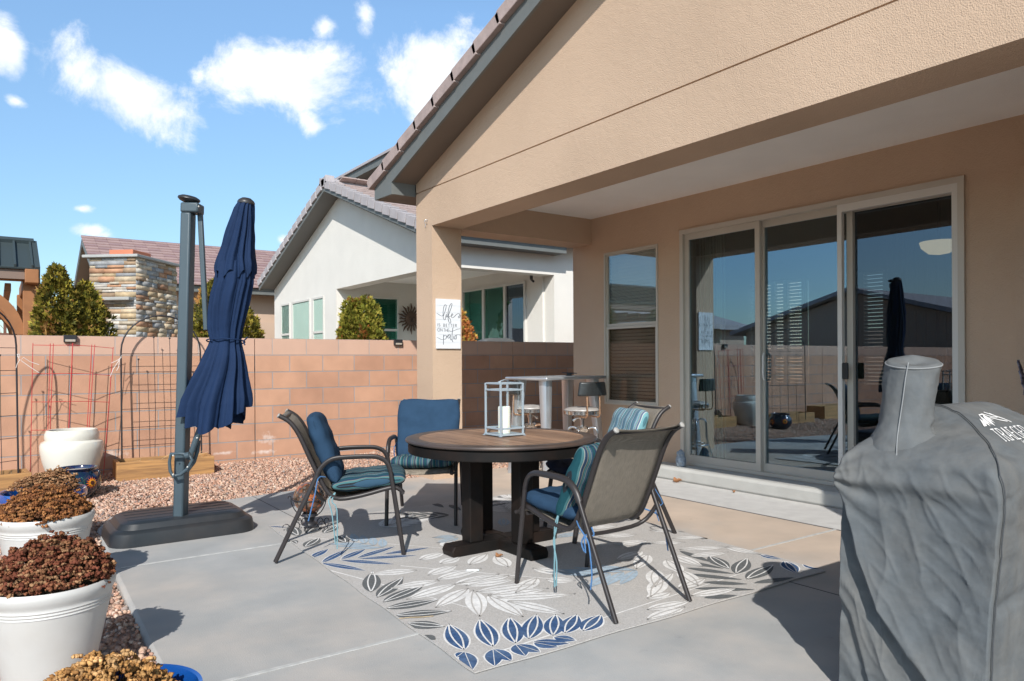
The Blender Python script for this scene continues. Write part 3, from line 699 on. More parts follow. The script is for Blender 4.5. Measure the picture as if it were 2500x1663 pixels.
# taller roof further back
w = MB()
w.mm(7.95, 8.15, 12.5, 18.4, 4.2, 6.0)
np_('upper_wall', w, ST_R)
w = MB(); w.mm(7.55, 7.6, 12.5, 18.85, 5.95, 6.13); w.mm(7.6, 7.95, 12.5, 18.85, 5.96, 5.98)
np_('fascia', w, FASC)
w = MB(); w.prism([(7.5, 6.13), (7.5, 6.19), (12, 7.6), (14, 6.13)], 1, 12.5, 18.9)
np_('upper_roof', w, RTILE2)
def nwin(x0, x1, y0, y1, z0, z1, split=None, axis='x'):
    f = MB(); t = .045
    if axis == 'x':
        ring(f, x0, x1, y0, y1, z0, z1, t)
        if split: f.mm(x0, x1 - .005, y0 + t, y1 - t, split - .025, split + .025)
    else:
        f.mm(x0, x0 + t, y0, y1, z0, z1); f.mm(x1 - t, x1, y0, y1, z0, z1); f.mm(x0 + t, x1 - t, y0, y1, z1 - t, z1); f.mm(x0 + t, x1 - t, y0, y1, z0, z0 + t)
        if split: f.mm(x0 + t, x1 - t, y0, y1 - .005, split - .025, split + .025)
    fo = np_('window', f, FRAME_W)
    p_ = MB()
    if axis == 'x': p_.mm(x0 + .02, x0 + .024, y0 + t, y1 - t, z0 + t, z1 - t)
    else: p_.mm(x0 + t, x1 - t, y0 + .02, y0 + .024, z0 + t, z1 - t)
    np_('pane', p_, GLASS_N, fo)
    b = MB()
    if axis == 'x':
        for k_ in range(int((y1 - y0) / .07)): b.mm(x0 + .045 + .01 * (k_ % 2), x0 + .05 + .01 * (k_ % 2), y0 + t + k_ * .07, y0 + t + k_ * .07 + .07, z0 + t, z1 - t)
        np_('curtain', b, NGREEN, fo)
    else:
        k_ = 0
        while z0 + .06 + k_ * .06 < z1 - .05:
            b.box(((x0 + x1) / 2, y0 + .06, z0 + .06 + k_ * .06), (x1 - x0 - .1, .05, .004), T=Matrix.Identity(4)); k_ += 1
        b.mm(x0 + .05, x1 - .05, y0 + .09, y0 + .095, z0 + .05, z1 - .05)
        np_('blind', b, mat('blind_green', (.09, .20, .16), .7), fo)
nwin(5.96, 6.06, 17.95, 18.63, 1.2, 2.70, 1.92); nwin(5.96, 6.06, 16.53, 17.77, 1.2, 2.70); nwin(5.96, 6.06, 15.65, 16.34, 1.2, 2.70, 1.90)
nwin(6.70, 7.45, 14.90, 15.0, 1.5, 2.67, 1.93, 'y')
f = MB(); ring(f, 8.26, 8.36, 11.2, 13.5, .1, 2.76, .05)
for yy in (11.9, 12.68): f.mm(8.265, 8.35, yy - .04, yy + .04, .15, 2.71)
fo = np_('sliding_door', f, FRAME_W)
for a, b, m in ((11.25, 11.86, GLASS_S), (11.94, 12.64, GLASS_N), (12.72, 13.45, GLASS_N)):
    q = MB(); q.mm(8.30, 8.305, a, b, .15, 2.71); np_('pane', q, m, fo)
q = MB()
for i in range(8): q.mm(8.40, 8.41, 11.25 + i * .08, 11.31 + i * .08, .15, 2.7)
q.mm(8.45, 8.46, 11.2, 13.5, .1, 2.75)
np_('curtain', q, mat('vertical_blind', (.16, .18, .17), .8), fo)
rng_ = random.Random(5)
q = MB()
for i in range(70):
    t_ = rng_.random(); y = 12.05 + .25 * math.sin(t_ * 6) * t_ + rng_.uniform(-.07, .07); z = 1.7 + .75 * t_ + rng_.uniform(-.06, .06)
    a = rng_.random() * 3; q.add([(8.295, y, z), (8.295, y + .05 * math.cos(a) - .015 * math.sin(a), z + .05 * math.sin(a) + .015 * math.cos(a)), (8.295, y + .1 * math.cos(a), z + .1 * math.sin(a)), (8.295, y + .05 * math.cos(a) + .015 * math.sin(a), z + .05 * math.sin(a) - .015 * math.cos(a))], [(0, 1, 2, 3)])
np_('vine_decal', q, mat('vine_green', (.05, .13, .06), .7), fo, recalc=False)
q = MB(); q.mm(8.03, 8.07, 10.69, 10.73, 2.72, 2.80); q.tube([(8.05, 10.71, 2.72), (8.0, 10.58, 2.67)], .022, 12)
np_('security_camera', q, BLACKM, smooth=40)
q = MB(); q.mm(6.33, 6.41, 14.84, 14.94, 2.3, 2.42); q.lathe([(.02, 0), (.07, .02), (.08, .2), (.05, .27), (.015, .30)], 12, (6.37, 14.80, 2.2))
np_('wall_lamp', q, BLACKM, smooth=50)
# sun ornament
so = thing('sun_ornament', 'round bronze sun face ornament with wavy rays on the neighbor patio wall', 'wall ornament', (7.75, 14.90, 2.20))
q = MB(); T = Matrix.Rotation(R(90), 4, 'X')
q.lathe([(.001, .05), (.10, .045), (.14, .025), (.15, 0)], 24, T=T)
for i in range(20):
    a = i * math.pi / 10; r1 = .36 if i % 2 else .30
    wv = .05
    pts = [(.14, a - .13), (.20, a - .05), (.26, a - .12), (r1, a + .02), (.24, a + .05), (.19, a + .13), (.14, a + .13)]
    q.prism([(r_ * math.cos(t_), r_ * math.sin(t_)) for r_, t_ in pts], 1, -.02, .0)
q.build('face', mat('bronze_patina', (.10, .06, .04), .6), so, smooth=40)
q = MB()
for (a, b, c_, d_) in ((-.05, .03, .018, .008), (.05, .03, .018, .008), (0, -.01, .012, .03), (0, -.06, .04, .008)):
    q.mm(a - c_, a + c_, -.062, -.045, b - d_, b + d_)
q.build('features', mat('bronze_dark', (.03, .02, .015), .6), so, bevel=.004)
gc = thing('covered_grill', 'grey cloth covered grill top showing just above the shaded block wall', 'covered grill', (6.47, 9.6, 0))
q = MB()
q.grid(14, 8, lambda u, v: ((-.36 + .72 * u), (-.27 + .54 * v), 1.02 + .58 * (1 - abs(2 * u - 1) ** 6) ** .3 * (1 - abs(2 * v - 1) ** 6) ** .3 - .05 * v))
q.mm(-.35, .35, -.26, .26, 0, 1.05)
q.build('cover', COVER, gc, smooth=60, recalc=False)

# ================================================================ DISTANT HOUSE, FIREPLACE, PERGOLA
rh = thing('tan_house', 'tan house with pinkish red tiled roof beyond the stone chimney', 'house', (5.42, 24, -.14))
ROFF = Vector((5, 24, 0))
def rp(name, mb, m, **k):
    mb.v = [tuple(Vector(p) - ROFF) for p in mb.v]; return mb.build(name, m, rh, **k)
w = MB(); w.mm(2.3, 14, 22, 22.2, 0, 3.5); w.prism([(22, 0), (29, 0), (29, 3.5), (25.5, 4.95), (22, 3.5)], 0, 2.1, 2.3); w.mm(5.55, 7.0, 21.9, 22, 0, 2.55)
rp('wall', w, ST_R)
w = MB(); w.mm(1.75, 14, 21.45, 21.5, 3.33, 3.50); w.prism([(21.45, 3.30), (21.45, 3.5), (25.5, 5.14), (29.5, 3.5), (29.5, 3.3), (25.5, 4.96)], 0, 1.72, 1.76); w.mm(1.8, 14, 21.5, 22, 3.35, 3.37)
rp('fascia', w, FASC)
w = MB(); w.prism([(21.5, 3.32), (25.5, 4.95), (29.5, 3.32), (29.5, 3.34), (25.5, 4.99), (21.5, 3.34)], 0, 1.76, 2.1); rp('soffit', w, SOFF)
w = MB(); an = math.atan(.405)
for i in range(15):
    yb = 21.38 + i * .287; zb_ = 3.50 + .405 * (yb - 21.38)
    T = Matrix.Translation((0, yb, zb_)) @ Matrix.Rotation(an - R(4), 4, 'X')
    w.mm(1.72, 14, 0, .34, 0, .045, T=T, mi=0)
    for j in range(36):
        w.mm(1.70 + j * .34, 1.705 + j * .34 + .325, -.012 - .02 * ((i * 7 + j * 3) % 3 == 0), .2, .02, .052, T=T, mi=1 + ((i * 5 + j * 11) % 7 > 4))
w.prism([(21.6, 3.5), (29.4, 3.5), (25.5, 5.08)], 0, 2.32, 14); w.prism([(29.5, 3.48), (29.5, 3.54), (25.5, 5.18), (25.5, 5.10)], 0, 1.72, 14)
rp('roof', w, [mat('tile_shadow', (.22, .14, .14), .9), mat('tile_rose', (.36, .25, .235), .85, var=.1, vscale=3), mat('tile_mauve', (.30, .20, .20), .85, var=.1, vscale=3)])

def fireplace():
    t_ = thing('stone_fireplace', 'tall stacked stone outdoor fireplace chimney with slab cap behind the wall', 'fireplace', (1.98, 14.0, 0))
    dl = Vector((-.766, .648, 0)); dr = Vector((.648, .766, 0))
    L1, L2 = .84, 1.27
    rg = random.Random(11)
    pal = [(.62, .57, .50), (.52, .52, .50), (.64, .52, .36), (.44, .31, .20), (.70, .64, .55), (.38, .39, .40), (.52, .29, .17), (.66, .58, .45), (.48, .49, .48), (.60, .46, .28)]
    vs, fs, cs = [], [], []
    def stone(o, d, nrm, s0, s1, z0, z1, dep):
        b = len(vs); k_c = rg.uniform(.6, .98); c = [x * k_c for x in rg.choice(pal)]
        p0 = o + d * s0; p1 = o + d * s1
        j = lambda: rg.uniform(-.0015, .0015)
        for p in (p0, p1):
            for z in (z0, z1):
                for e in (-.05, dep):
                    q = p + nrm * (e + j()); vs.append((q.x, q.y, z + j() * .5)); cs.append(c)
        for f in ((0, 1, 3, 2), (4, 6, 7, 5), (0, 4, 5, 1), (2, 3, 7, 6), (1, 5, 7, 3), (0, 2, 6, 4)): fs.append([b + i for i in f])
    def face(o, d, nrm, L, za, zb):
        z = za
        while z < zb - .01:
            hh = min(rg.choice([.045, .06, .075, .09]), zb - z); s_ = 0
            while s_ < L - .001:
                w_ = min(rg.uniform(.14, .40), L - s_)
                if L - s_ - w_ < .06: w_ = L - s_
                stone(o, d, nrm, s_ + .001, s_ + w_ - .001, z, z + hh - .002, rg.choice([0, .006, .012, .024]))
                s_ += w_
            z += hh
    nl = Vector((-.648, -.766, 0)); nr = Vector((.766, -.648, 0))
    O = Vector((0, 0, 0))
    face(O, dl, nl, L1, 2.36, 3.05); face(O, dr, nr, L2, 2.30, 3.05)
    # wider hearth below the ledge
    face(O, dr, nr, L2 + .12, 1.3, 2.30); face(O, dl, nl, L1 - .0, 1.3, 2.36)
    o = obj_mesh('stone_face', np.array(vs), np.array(fs), LEDGE, t_, cols=np.array(cs))
    q = MB()
    M4 = Matrix(((dl.x, dr.x, 0, 0), (dl.y, dr.y, 0, 0), (0, 0, 1, 0), (0, 0, 0, 1)))
    q.mm(.01, L1 - .01, .02, L2 - .02, 0, 3.04, T=M4); q.build('core', LEDCAP, t_)
    q = MB(); q.mm(-.07, L1 + .10, -.07, L2 + .10, 3.05, 3.10, T=M4); q.mm(.03, L1 - .02, -.16, .02, 2.30, 2.355, T=M4); q.build('cap', LEDCAP, t_, bevel=.01)
    q = MB(); q.mm(.18, .62, .2, .75, 3.10, 3.22, T=M4); q.build('clay_flue', CLAY, t_, bevel=.01)
fireplace()

pg = thing('pergola', 'cedar timber pergola with dark standing seam metal roof at far left', 'pergola', (.47, 13, 0))
for x_, y_ in ((-.14, 0), (-3.2, 0), (-.16, 2.6), (-3.2, 2.6)):
    q = MB(); q.mm(x_, x_ + .22, y_, y_ + .22, 0, 2.50 - .02 * y_); q.build('post', CEDAR, pg, bevel=.01)
q = MB(); q.mm(-3.5, .075, -.05, .14, 2.45, 2.62); q.mm(-.12, .05, -.3, 3, 2.40, 2.6)
for i in range(9): q.mm(-3.3 + i * .42, -3.22 + i * .42, .14, 2.9, 2.30, 2.42)
q.build('beam', CEDAR, pg, bevel=.01)
for yb in (.05, 2.62):
    q = MB(); ou, inn = [], []
    for k_ in range(13):
        th = R(7.5 * k_); x_ = -.12 - .95 * (1 - math.cos(th)); z_ = 1.66 + .80 * math.sin(th)
        nx_, nz2_ = math.cos(th), math.sin(th); ou.append((x_ + nx_ * .0, z_ + nz2_ * .0)); inn.append((x_ - nx_ * .15, z_ - nz2_ * .15))
    q.prism(ou + inn[::-1], 1, yb, yb + .11); q.build('brace', CEDAR, pg)
q = MB(); q.mm(-3.6, .03, -.16, -.10, 2.46, 2.60); q.build('fascia', mat('trim_brown', (.20, .14, .11), .7), pg)
q = MB(); T = Matrix.Translation((0, -.2, 2.60)) @ Matrix.Rotation(R(26), 4, 'X')
q.mm(-3.7, .02, 0, 1.15, 0, .03, T=T)
for i in range(17): q.mm(-.04 - i * .21, -.01 - i * .21, 0, 1.15, .03, .075, T=T)
q.mm(-3.7, .03, 1.10, 1.22, -.02, .09, T=T); q.mm(.0, .07, -.02, 1.2, -.12, .06, T=T)
q.build('metal_roof', mat('roof_metal_green', (.055, .075, .08), .45, metal=.2), pg, bevel=.004)

# low dark houses that only show in the glass, and a brown fence beyond the pergola
for (x, y, w_, d_, h_, lab) in ((-6, 20, 7, 6, 2.4, 'grey roofed house seen mirrored in the slider glass'), (-17, 14, 8, 9, 2.3, 'dark gabled house at the far side of the left yard'), (-15, 27, 9, 7, 2.8, 'low tan house beyond the left yard wall')):
    t_ = thing('distant_house', lab, 'house', (x, y, 0))
    q = MB(); q.mm(-w_ / 2, w_ / 2, -d_ / 2, d_ / 2, 0, h_); q.prism([(-d_ / 2, h_), (d_ / 2, h_), (0, h_ + d_ * .14)], 0, -w_ / 2, w_ / 2); q.build('wall', ST_R, t_)
    q = MB(); q.prism([(-d_ / 2 - .5, h_ - .1), (0, h_ + d_ * .14 + .06), (d_ / 2 + .5, h_ - .1), (d_ / 2 + .5, h_ + .06), (0, h_ + d_ * .14 + .2), (-d_ / 2 - .5, h_ + .06)], 0, -w_ / 2 - .4, w_ / 2 + .4); q.build('roof', RTILE2, t_)
ff = thing('slatted_fence', 'low brown slatted fence glimpsed under the pergola roof', 'fence', (.6, 34, 0))
q = MB()
for i in range(24): q.mm(-3 + i * .22, -2.9 + i * .22, 0, .05, 2.0, 3.1)
q.mm(-3, 2.4, -.03, 0, 2.9, 3.0); q.mm(-3, 2.4, -.03, 0, 0, 2.4)
q.build('slats', mat('fence_brown', (.16, .07, .045), .8), ff)
# ================================================================ VEGETATION
def shrub(name, label, c, blobs, nleaf, size, pal, accent, group=None, seed=1, trunk=True):
    """blobs: (dx, dy, z_base, z_top, radius) cones with rounded tips"""
    rng = np.random.default_rng(seed)
    t_ = thing(name, label, 'shrub', (c[0], c[1], 0), group=group)
    P_, Nn, H_ = [], [], []
    tot = sum((b[3] - b[2]) * b[4] for b in blobs)
    for (dx, dy, z0, z1, r) in blobs:
        k = int(nleaf * (z1 - z0) * r / tot)
        h = rng.random(k) ** .9; a = rng.random(k) * 6.283
        lump = 1 + .20 * np.sin(a * 3 + h * 9 + seed) + .13 * np.sin(a * 7 - h * 17 + seed * 2) + .08 * np.sin(a * 13 + h * 31)
        rad = r * (1 - h ** 4.2) ** .62 * (.35 + .65 * rng.random(k) ** .35) * lump * (.82 + .18 * np.minimum(1, h * 6))
        st_ = rng.random(k) < .035; rad[st_] *= 1.14
        P_.append(np.stack([dx + rad * np.cos(a), dy + rad * np.sin(a), z0 + (z1 - z0) * h * (1 + .05 * np.sin(a * 5))], -1))
        Nn.append(np.stack([np.cos(a), np.sin(a), .9 + .5 * h], -1)); H_.append(h)
    p = np.concatenate(P_); nrm = np.concatenate(Nn); hh = np.concatenate(H_); k = len(p)
    nrm += rng.normal(0, .45, (k, 3)); nrm /= np.linalg.norm(nrm, axis=1)[:, None]
    side = np.cross(nrm, rng.normal(0, 1, (k, 3))); side /= np.linalg.norm(side, axis=1)[:, None]
    L = size * rng.uniform(.6, 1.5, k)[:, None]; w = L * .17
    # each spray: a stalk with two side fingers
    A = p; B = p + nrm * L
    q1 = p + nrm * L * .55 + side * w; q2 = p + nrm * L * .55 - side * w
    fin = (nrm * .6 + side * .8); fin2 = (nrm * .6 - side * .8)
    r1 = p + nrm * L * .3; f1 = r1 + fin * L * .6; f1b = r1 + fin * L * .25 + nrm * w * .8
    f2 = r1 + fin2 * L * .6; f2b = r1 + fin2 * L * .25 + nrm * w * .8
    f1c = r1 + fin * L * .3 - nrm * w * .5; f2c = r1 + fin2 * L * .3 - nrm * w * .5
    V = np.stack([A, q1, B, q2, r1, f1c, f1, f1b, r1, f2c, f2, f2b], 1).reshape(-1, 3)
    base = np.arange(k)[:, None, None] * 12
    F = (base + np.array([[0, 1, 2, 3], [4, 5, 6, 7], [8, 9, 10, 11]])[None]).reshape(-1, 4)
    pal = np.array(pal); cc = pal[rng.integers(0, len(pal), k)]
    # brown patches where the foliage has died back
    f = np.sin(p[:, 0] * 9 + seed) * np.sin(p[:, 1] * 8 + 1) * np.sin(p[:, 2] * 7 + seed * 3) + rng.normal(0, .28, k) + (.45 - hh) * .9
    m_ = f > .30
    ac = np.array(accent); cc[m_] = ac[rng.integers(0, len(ac), m_.sum())]
    cc = cc * rng.uniform(.7, 1.3, (k, 1))
    obj_mesh('foliage', V, F, LEAF, t_, cols=np.repeat(cc, 12, 0))
    q = MB(); q.tube([(0, 0, 0), (.02, 0, .6), (0, .02, blobs[0][3] * .8)], [.05, .035, .012], 8)
    for i in range(9):
        a = i * 2.4; z = .5 + i * .12
        q.tube([(0, 0, z), (.15 * math.cos(a), .15 * math.sin(a), z + .15), (.27 * math.cos(a), .27 * math.sin(a), z + .38)], [.015, .009, .004], 5)
    q.build('stem', mat('bark', (.13, .09, .06), .9), t_, smooth=60)
    return t_
GP = [(.17, .15, .02), (.23, .19, .025), (.10, .10, .015), (.29, .23, .035), (.20, .14, .025), (.06, .06, .012)]
BR = [(.36, .17, .05), (.26, .13, .04), (.44, .24, .08)]
shrub('evergreen_bush', 'big green and rust evergreen bush in front of the stone fireplace', (.73, 10.2), [(-.13, 0, .1, 2.26, .30), (.17, .1, .1, 2.10, .30), (.0, .1, .1, 1.90, .40)], 26000, .062, GP, BR, 'evergreen bushes behind the wall', 1)
shrub('evergreen_bush', 'evergreen bush with orange tinged base in front of the neighbor window', (4.44, 10.15), [(-.13, 0, .1, 2.06, .28), (.08, .0, .1, 2.10, .30), (0, .1, .1, 1.8, .42)], 22000, .06, [(.24, .225, .03), (.17, .17, .02), (.30, .25, .045), (.12, .13, .018)], [(.36, .12, .03), (.28, .13, .03)], 'evergreen bushes behind the wall', 2)
shrub('evergreen_bush', 'evergreen bush mostly hidden behind the folded blue umbrella', (2.45, 10.2), [(-.06, 0, .1, 2.20, .33), (.34, .05, .1, 1.86, .28)], 11000, .07, GP, BR, 'evergreen bushes behind the wall', 4)
shrub('orange_shrub', 'small orange and yellow leaved shrub right behind the sign pillar', (6.12, 10.15), [(0, 0, .1, 1.98, .33)], 7000, .06, [(.50, .20, .06), (.42, .15, .05), (.45, .30, .06)], [(.30, .26, .05), (.5, .16, .06)], None, 5)
# bare tree far off
bt = thing('bare_tree', 'leafless pale tree far off under the pergola roof', 'tree', (.95, 40, 0))
q = MB(); rg = random.Random(4)
def br(p, d, l, r, n):
    e = p + d * l; q.tube([p, e], [r, r * .6], 4)
    if n:
        for _ in range(3): br(p + d * l * rg.uniform(.6, 1), (d + Vector((rg.uniform(-.5, .5), rg.uniform(-.5, .5), rg.uniform(0, .4)))).normalized(), l * .68, r * .55, n - 1)
br(Vector((0, 0, 0)), Vector((0, 0, 1)), 1.7, .09, 5)
q.build('trunk', mat('bark_pale', (.42, .38, .34), .9), bt)

# ================================================================ POTS AND PLANTS
def mums(label, c, zr, rad, hgt, n, hs, pal, lean=(0, 0), seed=1, group='dried flower plants in the pots', sparse=1.0):
    rng = np.random.default_rng(seed)
    t_ = thing('dried_mums', label, 'dried plant', (c[0], c[1], zr), group=group)
    iv, jf = ico(1)
    u = np.sqrt(rng.random(n)) * rng.uniform(.93, 1.0, n); a = rng.random(n) * 6.283
    rr = rad * u * (1 + .05 * np.sin(a * 3 + seed) + .03 * np.sin(a * 7))
    zz = hgt * (1 - u ** 2.6) * (1 + .10 * np.sin(a * 2 + seed) * u) * rng.uniform(.86, 1.06, n) - .012 + rng.normal(0, .005, n)
    zz += rng.normal(0, .007, n); stick = rng.random(n) < .06; zz[stick] += rng.uniform(.008, .028, stick.sum()); rr[stick] *= 1.05
    P0 = np.stack([rr * np.cos(a) + lean[0] * (1 - u), rr * np.sin(a) + lean[1] * (1 - u), zz], -1)
    nb_ = 7
    off = rng.normal(0, 1, (n, nb_, 3)); off /= np.linalg.norm(off, axis=2)[:, :, None]; off[..., 2] = np.abs(off[..., 2]) * .5
    s_ = hs * rng.uniform(.6, 1.25, n)
    cen = P0[:, None] + off * (s_ * .95)[:, None, None]
    sz = (s_[:, None] * rng.uniform(.28, .56, (n, nb_)))
    pr = np.stack([iv * (1 + rng.uniform(-.5, .5, (len(iv), 1))) for _ in range(8)])[rng.integers(0, 8, (n, nb_))]
    V = (cen[:, :, None] + pr * sz[:, :, None, None]).reshape(-1, 3)
    kk = n * nb_
    F = (jf[None] + (np.arange(kk) * len(iv))[:, None, None]).reshape(-1, 3)
    pal = np.array(pal); cc = pal[rng.integers(0, len(pal), n)] * rng.uniform(.7, 1.25, (n, 1))
    cc = np.repeat(cc, nb_, 0) * rng.uniform(.85, 1.15, (kk, 1))
    obj_mesh('flower_heads', V, F, MUM, t_, cols=np.repeat(cc, len(iv), 0))
    q = MB(); rg = random.Random(seed)
    for i in range(0, n, 3):
        p = P0[i]; b = Vector((p[0] * .45, p[1] * .45, -.03)); e = Vector(p)
        q.tube([b, (b + e) / 2 + Vector((0, 0, .01)), e], .0016, 3, cap=False)
    q.build('stems', STEM, t_)
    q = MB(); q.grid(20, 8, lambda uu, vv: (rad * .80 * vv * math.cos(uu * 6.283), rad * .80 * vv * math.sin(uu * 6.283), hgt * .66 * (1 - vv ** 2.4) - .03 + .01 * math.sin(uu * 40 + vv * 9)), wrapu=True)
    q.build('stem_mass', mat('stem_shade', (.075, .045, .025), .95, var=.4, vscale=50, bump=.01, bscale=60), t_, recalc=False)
    return t_
def white_pot(label, c, R_, H_, z0, group):
    t_ = thing('white_pot', label, 'plant pot', (c[0], c[1], z0), group=group)
    q = MB(); k = R_ / .24; z = H_
    pr = [(.145 * k, 0), (.15 * k, .004)]
    pr += [(.15 * k + (.222 - .15) * k * t / 8, .004 + (z - .10) * t / 8) for t in range(1, 9)]
    pr += [(.2255 * k, z - .094), (.2235 * k, z - .088), (.2275 * k, z - .082), (.2255 * k, z - .076), (.2295 * k, z - .07), (.2275 * k, z - .064), (.2295 * k, z - .055), (.236 * k, z - .045), (.243 * k, z - .025), (.243 * k, z - .010), (.236 * k, z), (.226 * k, z - .002), (.220 * k, z - .02), (.215 * k, z - .06)]
    q.lathe(pr, 56, cap=False); q.lathe([(.145 * k, 0), (.001, 0)], 56, cap=False)
    q.build('body', POT_W, t_, smooth=35)
    q = MB(); q.lathe([(.218 * k, z - .055), (.001, z - .05)], 40, cap=False); q.build('soil', SOIL, t_)
    return t_
GPOT = 'white ribbed plastic pots beside the patio'
white_pot('larger front white ribbed pot holding dark reddish brown dried flowers', (.165, 3.34), .225, .43, -.045, GPOT)
white_pot('white ribbed pot further back holding golden brown dried flowers', (.215, 4.64), .228, .46, -.045, GPOT)
mums('dark reddish brown dried flower mound in the front white pot', (.165, 3.34), .385, .218, .145, 1700, .0118, [(.15, .05, .03), (.12, .04, .022), (.21, .085, .045), (.19, .09, .045), (.09, .035, .02), (.30, .17, .09)], (.03, .02), 3)
mums('golden brown dried flower mound in the second white pot', (.215, 4.64), .400, .228, .145, 1700, .0115, [(.27, .115, .042), (.21, .085, .032), (.33, .155, .06), (.16, .065, .028), (.11, .05, .025)], (-.02, 0), 6)
def blue_pot(label, c, R_, H_, z0):
    t_ = thing('blue_pot', label, 'plant pot', (c[0], c[1], z0), group='round blue glazed bowls')
    q = MB(); q.lathe([(R_ * .55, 0), (R_ * .62, .01), (R_ * .80, H_ * .35), (R_ * .92, H_ * .78), (R_ * .93, H_ * .84), (R_ * 1.0, H_ * .88), (R_ * 1.01, H_ * .95), (R_ * .98, H_), (R_ * .93, H_ - .003), (R_ * .90, H_ - .03), (R_ * .86, H_ - .10)], 56, cap=False)
    q.build('body', POT_B, t_, smooth=40)
    q = MB(); q.lathe([(R_ * .87, H_ - .09), (.001, H_ - .08)], 40, cap=False); q.build('soil', SOIL, t_)
blue_pot('deep blue glazed bowl at the bottom edge with tan dried flowers', (.29, 2.29), .205, .34, -.045)
blue_pot('blue glazed bowl at back with sparse dried flowers beside the painted pot', (.255, 5.80), .255, .42, -.045)
mums('tan loosely branched dried flowers in the nearest blue bowl', (.245, 2.29), .275, .185, .125, 620, .0125, [(.46, .26, .10), (.38, .20, .07), (.52, .31, .14), (.28, .14, .05)], (-.02, .0), 9)
mums('thin brown dried flowers spilling over the far blue bowl', (.27, 5.82), .39, .20, .10, 560, .0125, [(.33, .18, .09), (.27, .13, .06), (.40, .24, .13), (.20, .10, .05)], (.06, .03), 12)
# glazed white urn with red wire cage
wp = thing('white_urn', 'big glossy white stepped urn standing against the block wall', 'plant pot', (.605, 8.30, .0))
q = MB(); q.lathe([(.15, 0), (.17, .01), (.215, .14), (.255, .28), (.272, .38), (.272, .43), (.262, .455), (.228, .475), (.235, .50), (.232, .54), (.215, .575), (.195, .572), (.195, .54), (.2, .50)], 64, cap=False)
q.build('body', POT_G, wp, smooth=35)
q = MB(); q.lathe([(.2, .50), (.001, .505)], 40, cap=False); q.build('soil', SOIL, wp)
cg = thing('tomato_cage', 'red wire zigzag plant cage standing behind the big white urn', 'plant cage', (.60, 8.62, 0))
q = MB()
top = [(-.30, .06), (-.145, .0), (.03, -.07), (.215, .0), (.405, .06)]
lv = [(1.405, 1.0), (1.12, .95), (.84, .90), (.56, .83)]
pt = lambda i, z: (top[i][0] * (.90 + .10 * z / 1.4) - .06 * (1 - z / 1.4), top[i][1] - .04, z)
for i in range(5):
    for dx in ((0,) if i in (0, 4) else ((0,) if i == 2 else (-.012, .014))):
        a, b = pt(i, 1.425 - (.0, .004, 0, .012, .035)[i]), pt(i, .0)
        q.tube([(a[0] + dx, a[1], a[2]), (b[0] + dx * .5, b[1], b[2])], .0035 if i != 2 else .0048, 5)
for z, k_ in lv:
    q.tube([pt(i, z - (.0, .003, 0, .01, .028)[i]) for i in range(5)], .003, 5, cap=False)
q.build('wire', RED, cg, smooth=60)
# painted pot
tp = thing('painted_pot', 'small round painted pot with an orange sunflower on dark blue glaze', 'plant pot', (.60, 7.70, -.01))
q = MB(); pf = [(.10, 0), (.125, .02), (.175, .08), (.195, .14), (.185, .20), (.155, .235), (.145, .255), (.165, .275), (.17, .285), (.155, .285), (.14, .26), (.14, .22)]
q.lathe(pf, 48, cap=False)
q.build('body', mat('glaze_dark_blue', (.006, .012, .06), .12, coat=.8, stain=(.01, .05, .02), sscale=9, samt=.5), tp, smooth=40)
q = MB(); q.lathe([(.142, .255), (.001, .26)], 30, cap=False); q.build('soil', mat('pebble_fill', (.4, .36, .32), .9, var=.5, vscale=60), tp)
def on_pot(a, z, off=.004):
    for i in range(2, 5):
        pass
    zs = [p_[1] for p_ in pf[:6]]; rs = [p_[0] for p_ in pf[:6]]
    r_ = float(np.interp(z, zs, rs)) + off; return (r_ * math.cos(a), r_ * math.sin(a), z)
def petals(mb, a0, z0, n, r0, r1, off, mi):
    for i in range(n):
        t = i * 2 * math.pi / n; hw = math.pi / n * .9
        def pp(r, tt): return on_pot(a0 + r * math.cos(tt) / .19, z0 + r * math.sin(tt), off)
        mb.add([pp(r0, t - hw), pp((r0 + r1) / 2, t - hw * .8), pp(r1, t), pp((r0 + r1) / 2, t + hw * .8), pp(r0, t + hw)], [(0, 1, 2, 3, 4)], mi)
q = MB()
for (a0, z0, s_) in ((R(-58), .155, 1.05), (R(-112), .07, .8), (R(10), .14, 1), (R(-165), .14, 1), (R(150), .12, .9)):
    petals(q, a0, z0, 14, .012 * s_, .052 * s_, .003, 0); petals(q, a0 + .01, z0, 12, .012 * s_, .038 * s_, .005, 1)
    q.add([on_pot(a0 + .018 * s_ * math.cos(t * .6283) / .19, z0 + .018 * s_ * math.sin(t * .6283), .007) for t in range(10)], [tuple(range(10))], 2)
    for sg in (-1, 1):
        aa = a0 + sg * .42; q.add([on_pot(aa - .06, z0 + .06, .003), on_pot(aa + .02, z0 + .05, .003), on_pot(aa + .10, z0 - .01, .003), on_pot(aa + .03, z0 - .07, .003), on_pot(aa - .07, z0 - .03, .003)], [(0, 1, 2, 3, 4)], 3)
q.build('painting', [mat('paint_orange', (.75, .15, .01), .2, coat=.5), mat('paint_yellow', (.80, .36, .02), .2, coat=.5), mat('paint_brown', (.06, .015, .01), .3), mat('paint_green', (.02, .12, .04), .2, coat=.5, var=.4, vscale=60)], tp, recalc=False)
q = MB()
GLZ = mat('glaze_black', (.01, .01, .02), .15, coat=.6)
for sg in (R(-40), R(140)):
    q = MB(); T = Matrix.Rotation(sg, 4, 'Z'); q.tube([T @ Vector(p_) for p_ in ((.16, 0, .25), (.20, 0, .262), (.215, 0, .24), (.205, 0, .20), (.185, 0, .18))], .012, 8)
    q.build('handle', GLZ, tp, smooth=60)
